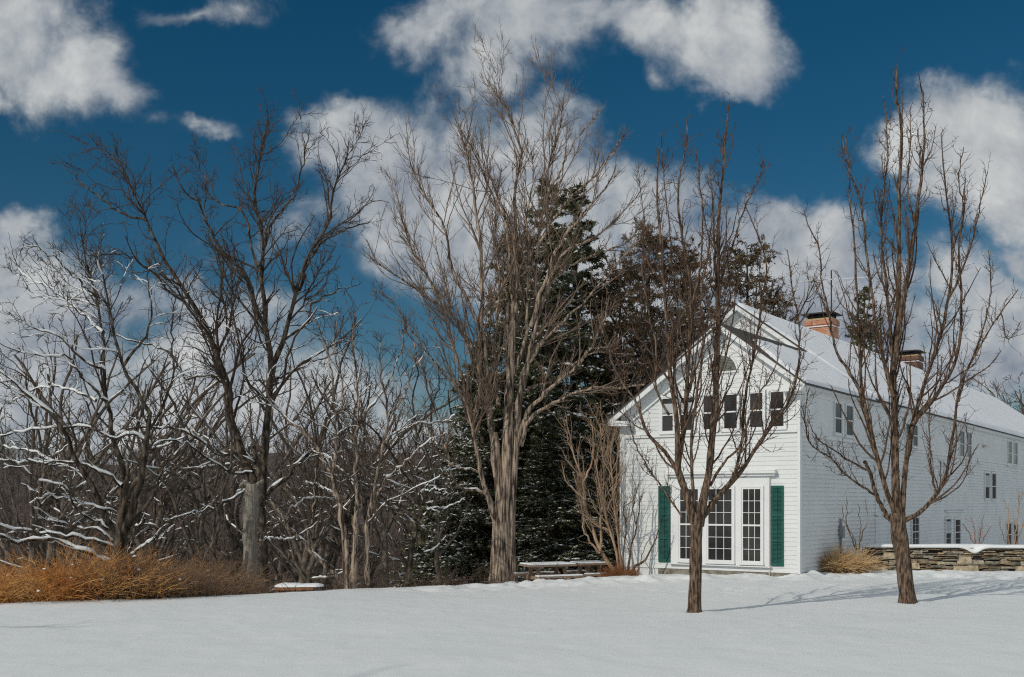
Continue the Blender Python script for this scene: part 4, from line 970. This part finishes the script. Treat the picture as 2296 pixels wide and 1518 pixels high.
for (px, Yd, ty, k, lab) in BT:
    p = at(px, 1300, Yd); g = gz(p[0], Yd); top = at(px, ty, Yd)[2]; hgt = top-g; s_ = hgt/10.3
    src = protos[k]; rz = rg.uniform(0, 6.28)
    sxy = s_*rg.uniform(.85, 1.05) if hgt > 12 else s_
    if k not in used:
        used.add(k); src.location = (p[0], Yd, g); src.scale = (sxy, sxy, s_); src.rotation_euler = (0, 0, rz); src['label'] = lab; src['group'] = G1
    else: copy_tree(src, (p[0], Yd, g), (sxy, sxy, s_), rz, lab, G1)
G2 = 'bare trees behind the roof'
farp = proto_tree(109, 10, (M['bark_far'], M['twig_far']), 2.4, 1.1); far_used = []
for (px, Yd, ty, k, lab) in ((2190, 90, 775, 2, 'distant bare tree just right of the dark brick chimney'), (2235, 80, 765, 1, 'distant bare tree touching the far roof ridge'), (2275, 86, 745, 0, 'distant bare tree second from the right edge beyond the roof'), (2215, 84, 770, 0, 'distant bare tree showing behind the far end of the snowy roof'), (2290, 78, 735, 1, 'distant bare tree at the right edge beyond the roof'), (2255, 95, 760, 2, 'distant bare tree between the two others beyond the roof end'), (2335, 88, 750, 0, 'distant bare tree cut off by the right edge of the picture')):
    p = at(px, 1300, Yd); s_ = (at(px, ty, Yd)[2]+1)/10.1
    if not far_used:
        far_used.append(1); farp.location = (p[0], Yd, -1); farp.scale = (s_, s_, s_); farp['label'] = lab; farp['group'] = G2
    else: copy_tree(farp, (p[0], Yd, -1), (s_, s_, s_), rg.uniform(0, 6.28), lab, G2)
# rust-twigged young trees behind the left of the gable
rp = proto_tree(108, 10, (M['bark_dark'], mat('rusty_twig_bark', (.10,.055,.034), .85, (.21,.13,.085), 5)), 1.3, 1.3)
G3 = 'rust twigged trees left of the gable'
for i, (px, Yd, ty, lab) in enumerate(((1400, 37.5, 520, 'rusty twigged bare tree just right of the twin spruces'), (1470, 39, 480, 'rusty twigged bare tree before the olive evergreen'), (1545, 44, 500, 'rusty twigged bare tree rising behind the left roof slope'), (1355, 36.5, 640, 'rusty twigged bare tree in front of the spruce skirts'), (1640, 47, 560, 'rusty twigged bare tree behind the roof peak'), (1435, 41, 560, 'rusty twigged bare tree between the first two rusty trees'), (1505, 42, 530, 'rusty twigged bare tree close left of the pear crown'), (1585, 48, 540, 'rusty twigged bare tree straight behind the pear crown'), (1425, 36, 720, 'low rusty twigged bare tree close to the left roof eave'), (1450, 50, 590, 'rusty twigged bare tree in the second row left of the gable'), (1520, 52, 600, 'rusty twigged bare tree in the second row behind the roof slope'), (1385, 47, 600, 'rusty twigged bare tree in the second row beside the spruces'), (1600, 54, 620, 'rusty twigged bare tree in the second row near the roof peak'))):
    p = at(px, 1300, Yd); g = gz(p[0], Yd); s_ = (at(px, ty, Yd)[2]-g)/10.6
    if i == 0: rp.location = (p[0], Yd, g); rp.scale = (s_*.72, s_*.72, s_); rp['label'] = lab; rp['group'] = G3
    else: copy_tree(rp, (p[0], Yd, g), (s_*.85, s_*.85, s_), i*1.7, lab, G3)
# trees beside the photographer that throw the lawn's shadows
copy_tree(protos[1], (-17.4, 12.6, -.1), (1, 1, 1), 1.0, 'bare tree left of the view whose shadow crosses the snow', 'bare trees outside the frame')
copy_tree(protos[2], (-9.0, -.1, 0), (1.7, 1.7, 1.7), 2.0, 'bare tree beside the viewpoint whose shadow falls on the lawn', 'bare trees outside the frame')

# ------------------------------------------------------------------ evergreens
def conifer(seed, H, Rb, mats, shape='cone', dens=1.0, droop=-.05, snowf=.2, z0f=.04, leaf=.075, name='spruce_tree', power=1.0):
    rg = np.random.default_rng(seed)
    P0, R0 = resample([(0,0,-.3),(.05,.02,H*.3),(0,-.03,H*.6),(0,0,H)], [.021*H,.016*H,.010*H,.0015*H], 14); P0, R0 = P0[None], R0[None]
    # boughs in loose whorls
    nb = int(15*H*dens); zz = H*(z0f+(1-z0f)*rg.random(nb)**1.15); az = rg.uniform(0, 2*np.pi, nb)
    q = 1-(zz/H)
    if shape == 'cone': L = Rb*(q**power)*rg.uniform(.65, 1.12, nb)+.12
    else:
        qq = zz/H; L = Rb*np.sin(np.clip((qq-z0f)/(1-z0f), 0.02, 1)*np.pi*.93)**.6*rg.uniform(.45, 1.1, nb)+.1
    n_ = 8; P1 = np.zeros((nb, n_, 3)); up0 = .25-.45*q if shape == 'cone' else .3+0*q
    st = L/(n_-1)
    P1[:, 0, 2] = zz
    cur = np.stack([np.cos(az), np.sin(az), up0], -1)
    for j in range(1, n_):
        cur = cur+.06*rg.normal(size=(nb, 3)); cur[:, 2] += droop if j < 5 else .09
        cur /= np.linalg.norm(cur, axis=1, keepdims=True); P1[:, j] = P1[:, j-1]+cur*st[:, None]
    R1 = np.clip(.012*L, .006, .04)[:, None]*np.linspace(1, .3, n_)[None]
    a = spawn(rg, P1, R1, 7.0*dens, .75, .42, 6, -.03, .12, .5, t0=.12, t1=1, rmin=.004, maxlen=1.1, minlen=.15, flat=.35)
    # needle sprays: leaf-sized faces along the branchlets
    def sprays(P, per, spread, size, upw):
        Nn, m_, _ = P.shape; tot = int(Nn*per); ii = rg.integers(0, Nn, tot); f = rg.random(tot)*(m_-1); k = np.minimum(f.astype(int), m_-2); fr = (f-k)[:, None]
        p = P[ii, k]*(1-fr)+P[ii, k+1]*fr; T = P[ii, k+1]-P[ii, k]; T /= np.linalg.norm(T, axis=1, keepdims=True)+1e-9
        p = p+rg.normal(size=(tot, 3))*spread*np.array([1, 1, .6])
        d = T+.7*rg.normal(size=(tot, 3)); d[:, 2] -= .15; d /= np.linalg.norm(d, axis=1, keepdims=True)
        s_ = np.cross(d, rg.normal(size=(tot, 3))*np.array([.5, .5, 1])+np.array([0, 0, upw])); s_ /= np.linalg.norm(s_, axis=1, keepdims=True)+1e-9
        sz = size*rg.uniform(.6, 1.5, tot)[:, None]
        V = np.stack([p-s_*sz*.32, p+d*sz*1.5-s_*sz*.08, p+s_*sz*.32+d*sz*.3], 1)
        return V.reshape(-1, 3)
    V = np.concatenate([sprays(a[0], 28*dens, .035, leaf, .3), sprays(P1, 26, .05, leaf, .3)])
    Tm = np_mesh('crown', V, np.arange(len(V)).reshape(-1, 3), smooth=False, tri=True)
    e = empty(name, (0, 0, 0), 'x', 'tree')
    link('trunk', tubes_mesh('trunk', [(P0, R0), (P1, R1), a], [10, 5, 3]), M['bark_dark'], e)
    link('crown', Tm, mats, e)
    # snow pads resting on the boughs
    def pads(P, cnt, size):
        Nn, m_, _ = P.shape; ii = rg.integers(0, Nn, cnt); f = (.25+.75*rg.random(cnt))*(m_-1); k = np.minimum(f.astype(int), m_-2); fr = (f-k)[:, None]
        p = P[ii, k]*(1-fr)+P[ii, k+1]*fr; keep = rg.random(cnt) < np.clip(1.25-p[:, 2]/H*1.15, .12, 1); p = p[keep]; c_ = len(p)
        p[:, 2] += .035; az_ = rg.uniform(0, 6.28, c_); sz = size*rg.uniform(.5, 1.6, c_)
        ang_ = np.arange(5)*2*np.pi/5; ring = np.stack([np.cos(ang_[None]+az_[:, None])*sz[:, None]*rg.uniform(.6, 1.3, (c_, 5)), np.sin(ang_[None]+az_[:, None])*sz[:, None]*rg.uniform(.4, 1, (c_, 5)), -sz[:, None]*.35*rg.uniform(.3, 1.6, (c_, 5))], -1)+p[:, None]
        top = p.copy(); top[:, 2] += sz*.35; Vv = np.concatenate([ring, top[:, None]], 1); base = (np.arange(c_)*6)[:, None, None]
        tri = np.array([[i, (i+1) % 5, 5] for i in range(5)])[None]+base
        return Vv.reshape(-1, 3), tri.reshape(-1, 3)
    V1, T1 = pads(a[0], int(2600*snowf*H/10), .058); V2, T2 = pads(P1, int(1500*snowf*H/10), .085)
    link('snow', np_mesh('snow', np.concatenate([V1, V2]), np.concatenate([T1, T2+len(V1)]), tri=True), M['snow'], e)
    return e
sp1 = conifer(41, 13.5, 3.3, M['needle'], snowf=2.4, dens=1.15, leaf=.085, power=.75)
def place(e, px, Yd, ty, H, lab, grp=None, wide=1.0, rz=0, zb=None):
    p = at(px, 1300, Yd); g = (gz(p[0], Yd) if zb is None else zb); s_ = (at(px, ty, Yd)[2]-g)/H; e.location = (p[0], Yd, g); e.scale = (s_*wide, s_*wide, s_); e.rotation_euler = (0, 0, rz); e['label'] = lab
    if grp: e['group'] = grp
GS = 'dark spruces behind the maple'
place(sp1, 1228, 39, 400, 13.5, 'tallest dark snow dusted spruce directly behind the right stems of the maple', GS, 1.0)
e = copy_tree(sp1, (0,0,0), (1,1,1), 0, '', GS); place(e, 1288, 41.5, 412, 13.5, 'second dark spruce, its pointed top just right of the tallest one', GS, 1.0, 2.1)
e = copy_tree(sp1, (0,0,0), (1,1,1), 0, '', GS); place(e, 1085, 38, 760, 13.5, 'shorter dark spruce whose low boughs spread left of the maple trunk', GS, 1.35, 4.0)
e = copy_tree(sp1, (0,0,0), (1,1,1), 0, '', GS); place(e, 1145, 41, 520, 13.5, 'dark spruce hidden behind the central stems of the maple', GS, .9, 5.0)
e = copy_tree(sp1, (0,0,0), (1,1,1), 0, '', GS); place(e, 1235, 36, 930, 13.5, 'small snowy spruce behind the picnic tables', GS, 1.7, 1.0)
ev = conifer(43, 11, 2.0, M['needle2'], shape='oval', snowf=.35, dens=1.0, z0f=.25, leaf=.062, name='evergreen_tree')
GE = 'olive evergreens behind the roof'
place(ev, 1455, 46, 515, 11, 'ragged olive brown evergreen left of the roof peak', GE, .85)
e = copy_tree(ev, (0,0,0), (1,1,1), 0, '', GE); place(e, 1675, 60, 550, 11, 'rounded olive evergreen rising directly behind the roof peak', GE, .85, 2.0, -1)
e = copy_tree(ev, (0,0,0), (1,1,1), 0, '', GE); place(e, 1735, 62, 650, 11, 'lower olive evergreen between the roof peak and the orange chimney', GE, .6, 4.0, -1)
e = copy_tree(ev, (0,0,0), (1,1,1), 0, '', GE); place(e, 1390, 40, 590, 11, 'olive evergreen tucked between the twin spruces and the gable', GE, .8, 1.0)
e = copy_tree(ev, (0,0,0), (1,1,1), 0, '', GE); place(e, 1540, 46, 560, 11, 'olive evergreen behind the left roof slope', GE, .8, 3.0)
e = copy_tree(sp1, (0,0,0), (1,1,1), 0, '', 'spruces behind the roof', 'spruce_tree'); place(e, 1938, 66, 640, 13.5, 'small pointed spruce between the two chimneys', 'spruces behind the roof', .8, 3.0, -1)

# ------------------------------------------------------------------ shrubs
def shrub(seed, Yd, base_px, specs, label, mats, dens=1.0, name='shrub', snowmax=None, depth=.5, rmin=.004, up=.08, wig=.14, lr=.4):
    rg = np.random.default_rng(seed)
    P1, R1 = limbs(rg, Yd, specs, 14, depth, .015)
    a = spawn(rg, P1, R1, 3.2*dens, .45, lr, 8, up, wig, .55, t0=.25, t1=1, rmin=rmin*1.3, maxlen=1.3)
    b = spawn(rg, a[0], a[1], 5*dens, .5, .45, 5, up, wig*1.3, .6, t0=.15, t1=1, rmin=rmin, maxlen=.6, minlen=.1)
    c_ = spawn(rg, b[0], b[1], 6*dens, .55, .45, 4, up, wig*1.5, .7, t0=.15, t1=1, rmin=rmin*.8, maxlen=.25, minlen=.07)
    b0 = np.asarray(at(base_px[0], base_px[1], Yd))
    sn = [snow_tubes(rg, P1, R1, .015, .6, .8, slope=.9)] if snowmax else None
    return finish_tree(name, label, 'shrub', b0, [(P1, R1)], [a, b, c_], mats, sn, wood_sides=[7])
shrub(51, 32.0, (1388, 1296), [
 ([(1386,1300),(1368,1265),(1345,1235),(1330,1190),(1312,1140),(1308,1080),(1290,1030),(1278,975)], 12, 3),
 ([(1345,1235),(1347,1180),(1351,1120),(1352,1060),(1350,1000),(1345,950)], 7, 2.4),
 ([(1392,1300),(1382,1250),(1372,1200),(1356,1150),(1345,1090),(1335,1030)], 9, 2.4),
 ([(1396,1300),(1392,1250),(1385,1200),(1378,1130),(1372,1060),(1368,1000)], 8, 2),
 ([(1345,1240),(1320,1210),(1310,1190),(1308,1150)], 6, 2.4),
 ([(1308,1080),(1325,1040),(1330,990),(1325,940)], 5, 2),
 ([(1356,1150),(1380,1100),(1382,1040),(1390,990)], 5, 2),
 ([(1310,1120),(1290,1100),(1270,1080),(1262,1050)], 4, 2)],
 'tall tan stemmed shrub with dense rusty twigs at the left corner of the house', (M['tan'], mat('rusty_tan_twig', (.24,.165,.11), .85, (.40,.30,.21), 6)), dens=1.75, snowmax=True, lr=.5)
shrub(52, 31.5, (1410, 1296), [
 ([(1404,1300),(1412,1250),(1420,1210),(1428,1180),(1432,1150),(1440,1110)], 6.5, 2),
 ([(1408,1300),(1425,1270),(1445,1258),(1460,1230),(1474,1200),(1480,1170)], 8, 2),
 ([(1400,1300),(1398,1240),(1402,1190),(1398,1150),(1402,1110)], 4, 1.6),
 ([(1428,1180),(1420,1140),(1425,1100),(1415,1060)], 3, 1.5), ([(1406,1170),(1398,1140),(1420,1120),(1432,1085)], 3.5, 1.5),
 ([(1412,1300),(1430,1280),(1437,1250),(1455,1210)], 3.5, 1.5)],
 'dark slender shrub against the clapboards left of the left shutter', (M['bark_pear'], M['twig_pear']), dens=.75, name='shrub')
shrub(53, 31.6, (1922, 1225), [([(1922,1235),(1905,1195),(1897,1160),(1898,1120)], 3.5, 1.5), ([(1924,1235),(1935,1200),(1945,1160),(1940,1120)], 3.5, 1.5), ([(1922,1235),(1912,1200),(1893,1170),(1890,1140)], 3, 1.4), ([(1924,1235),(1930,1180),(1922,1130)], 2.6, 1.3)],
 'thin bare shrub behind the clump of tan grass by the side wall', (M['tan'], M['twig_maple']), dens=.6)
shrub(54, 35, (2190, 1228), [([(2190,1240),(2175,1200),(2160,1175)], 2.5, 1.3), ([(2190,1240),(2185,1195),(2180,1160)], 2.5, 1.3), ([(2190,1240),(2198,1195),(2205,1160)], 2.5, 1.3), ([(2190,1240),(2207,1205),(2222,1180)], 2.5, 1.3)],
 'low reddish twiggy shrub behind the stone wall', (M['rust'], mat('pinkish_twig', (.24,.15,.12), .9, (.32,.22,.18), 6)), dens=1.3)
shrub(55, 37, (2270, 1228), [([(2268,1240),(2260,1190),(2262,1150),(2250,1120)], 4, 1.5), ([(2272,1240),(2278,1180),(2285,1130),(2280,1095)], 4, 1.5), ([(2272,1240),(2290,1190),(2300,1150),(2310,1110)], 4, 1.5), ([(2270,1240),(2248,1200),(2240,1160)], 3, 1.4)],
 'tan bare shrub at the right edge behind the stone wall', (M['tan'], mat('tan_twig', (.25,.18,.13), .9, (.36,.28,.21), 6)), dens=1.1)

def blades(seed, xy, z, h, r, lean=.35, n_=5, wig=.10, upw=.9):
    rg = np.random.default_rng(seed); m_ = len(xy); P = np.zeros((m_, n_, 3)); P[:, 0, :2] = xy; P[:, 0, 2] = z
    d = rg.normal(size=(m_, 3))*lean; d[:, 2] = upw; st = (h/(n_-1))[:, None]
    cur = d/np.linalg.norm(d, axis=1, keepdims=True); dr = cur.copy(); dr[:, 2] = 0
    for j in range(1, n_):
        cur = cur+dr*.25+np.array([0, 0, -.10*j/n_*2])+wig*rg.normal(size=(m_, 3)); cur /= np.linalg.norm(cur, axis=1, keepdims=True); P[:, j] = P[:, j-1]+cur*st
    return P, np.full((m_, n_), r)*np.linspace(1, .4, n_)[None]*rg.uniform(.6, 1.4, m_)[:, None]
def snow_pads(rg, p, sz):
    c_ = len(p); ang_ = np.arange(6)*2*np.pi/6; az_ = rg.uniform(0, 6.28, c_)
    ring = np.stack([np.cos(ang_[None]+az_[:, None])*sz[:, None]*rg.uniform(.6, 1.7, (c_, 6)), np.sin(ang_[None]+az_[:, None])*sz[:, None]*rg.uniform(.4, 1, (c_, 6)), -sz[:, None]*.35*rg.uniform(.3, 1.6, (c_, 6))], -1)+p[:, None]
    top = p.copy(); top[:, 2] += sz*.4; Vv = np.concatenate([ring, top[:, None]], 1); base = (np.arange(c_)*7)[:, None, None]
    tri = np.array([[i, (i+1) % 6, 6] for i in range(6)])[None]+base
    return np_mesh('snow', Vv.reshape(-1, 3), tri.reshape(-1, 3), tri=True)
# ornamental grass clump by the stone wall
rg = np.random.default_rng(8); b0 = at(1893, 1277, 31.0); b0[2] = gz(b0[0], 31.0)
a = rg.uniform(0, 6.28, 1500); rr_ = rg.random(1500)**.6; xy = np.stack([np.cos(a)*rr_*.62, np.sin(a)*rr_*.28], -1)
P, Rr = blades(9, xy, -.05, rg.uniform(.55, 1.05, 1500), .0075, .55, 7, .09, 1.0)
e = empty('ornamental_grass', tuple(b0), 'arching clump of dry tan grass at the left end of the stone wall', 'grass clump')
link('grass_blades', tubes_mesh('grass_blades', [(P, Rr)], [3]), M['grass_tan'], e)
# rust brush at the foot of the tan shrub
b0 = at(1390, 1292, 31.4); a = rg.uniform(0, 6.28, 900); rr_ = rg.random(900)**.5; xy = np.stack([np.cos(a)*rr_*.5, np.sin(a)*rr_*.3], -1)
P, Rr = blades(10, xy, -.1, rg.uniform(.2, .55, 900), .005, .4, 6, .16)
P2 = spawn(np.random.default_rng(4), P, Rr, 5, .6, .4, 4, .05, .25, .7, rmin=.003, abslen=.14)
e = empty('brush_clump', tuple(b0), 'small clump of rust orange brush at the foot of the tan shrub', 'brush')
link('twigs', tubes_mesh('twigs', [(P, Rr), P2], [3, 3]), M['rust'], e)

# the wild grass along the crest on the left: uncountable
def brush_mat(name, c1, c2, c3):
    m_ = mat(name, c1, .9, c2, 1.3, thr=(.4, .6)); t = m_.node_tree; mi = t.nodes[m_['mix']]; b_ = t.nodes['Principled BSDF']
    n_ = t.nodes.new('ShaderNodeTexNoise'); n_.inputs['Scale'].default_value = 9; tcx = t.nodes.new('ShaderNodeTexCoord'); t.links.new(tcx.outputs['Object'], n_.inputs['Vector'])
    r_ = t.nodes.new('ShaderNodeMapRange'); r_.inputs[1].default_value = .5; r_.inputs[2].default_value = .62; t.links.new(n_.outputs[0], r_.inputs[0])
    m2 = t.nodes.new('ShaderNodeMix'); m2.data_type = 'RGBA'; t.links.new(r_.outputs[0], m2.inputs[0]); t.links.new(mi.outputs[2], m2.inputs[6]); m2.inputs[7].default_value = (*c3, 1); t.links.new(m2.outputs[2], b_.inputs['Base Color']); return m_
def brush_field(name, label, x0, x1, cnt, hfun, m_, seed, lean, side):
    rg = np.random.default_rng(seed); x = rg.uniform(x0, x1, cnt)+rg.normal(size=cnt)*.22; d = rg.random(cnt)**1.3*4.2-.05; y = crest(x)+d
    z = ground_z(x, y)-.05; hmax = hfun(x); clump = .55+.9*(fbm2(x*1.5, y*1.5, 3, seed)+.35)
    keep = rg.random(cnt) < np.clip(clump, .15, 1); x, y, z, d, hmax, clump = (q[keep] for q in (x, y, z, d, hmax, clump))
    h = hmax*np.clip(clump*1.25, .35, 1.5)*rg.uniform(.4, 1.08, len(x))*(1+.0*d)-z*.75
    P, Rr = blades(seed+1, np.stack([x, y], -1), z, h, .0065, lean, 6, .17)
    tw = spawn(rg, P, Rr, side, .55, .35, 4, .03, .28, .7, t0=.3, t1=1, rmin=.0036, maxlen=.4, minlen=.1)
    o_ = link(name, tubes_mesh(name, [(P, Rr), tw], [3, 3]), m_); props(o_, label, 'grass', kind='stuff')
    q = rg.integers(0, len(P), int(cnt*.022)); pp = P[q, rg.integers(2, 6, len(q))]; pp = pp[rg.random(len(q)) < .8]
    if len(pp) > 10: link('snow', snow_pads(rg, pp, rg.uniform(.012, .045, len(pp))), M['snow'], o_)
brush_field('orange_grass', 'thick orange wild grass and brush at the left edge of the snow', -14, -7.6, 8500, lambda x: np.interp(x, [-14,-10.5,-9.3,-8.2,-7], [.75,.82,1.02,.85,.6]), brush_mat('orange_brush', (.56,.23,.06), (.70,.40,.14), (.26,.105,.04)), 61, .5, 3.0)
brush_field('brown_brush', 'dull brown brush in front of the woods left of the grey stump', -8.9, -6.7, 3800, lambda x: np.interp(x, [-8.9,-7,-6.7], [.75,.95,.75]), brush_mat('brown_brush_mat', (.20,.12,.07), (.31,.20,.115), (.12,.085,.062)), 63, .28, 4.0)
brush_field('woodland_scrub', 'thin grey brown scrub along the crest between stump and maple', -5.2, 1.2, 420, lambda x: .45+0*x, brush_mat('scrub_mat', (.10,.065,.045), (.16,.11,.08), (.06,.045,.035)), 65, .3, 5.0)

# the mass of bare wood filling the valley and the far hillside
rg = np.random.default_rng(90)
cnt = 2600
Yw = 58+rg.random(cnt)**1.2*420; Xw = rg.uniform(-.62, .12, cnt)*Yw
Zw = ground_z(Xw, Yw)-.3; Hw = rg.uniform(6.5, 10.5, cnt)*np.where(Yw < 120, .8, 1.0)
P0 = np.zeros((cnt, 6, 3)); q = np.linspace(0, 1, 6); wob_ = np.cumsum(rg.normal(size=(cnt, 6, 2))*.22, 1)
P0[:, :, 0] = Xw[:, None]+wob_[:, :, 0]*q; P0[:, :, 1] = Yw[:, None]; P0[:, :, 2] = Zw[:, None]+Hw[:, None]*q
R0 = (Hw*.011)[:, None]*np.linspace(1, .3, 6)[None]
a = spawn(rg, P0, R0, 2.4, .6, .38, 5, .08, .16, .6, t0=.12, t1=1, rmin=.035, maxlen=4)
b = spawn(rg, a[0], a[1], 2.2, .6, .55, 4, .05, .25, .7, t0=.15, t1=1, rmin=.026, minlen=.4)
wm = mat('distant_wood_bark', (.065,.048,.040), .95, (.19,.145,.12), .08, thr=(.4,.6))
o = link('bare_woodland', tubes_mesh('bare_woodland', [(P0, R0), a, b], [3, 3, 3]), wm); props(o, 'dark brown mass of bare woodland filling the valley and far hillside', 'woods', kind='stuff')
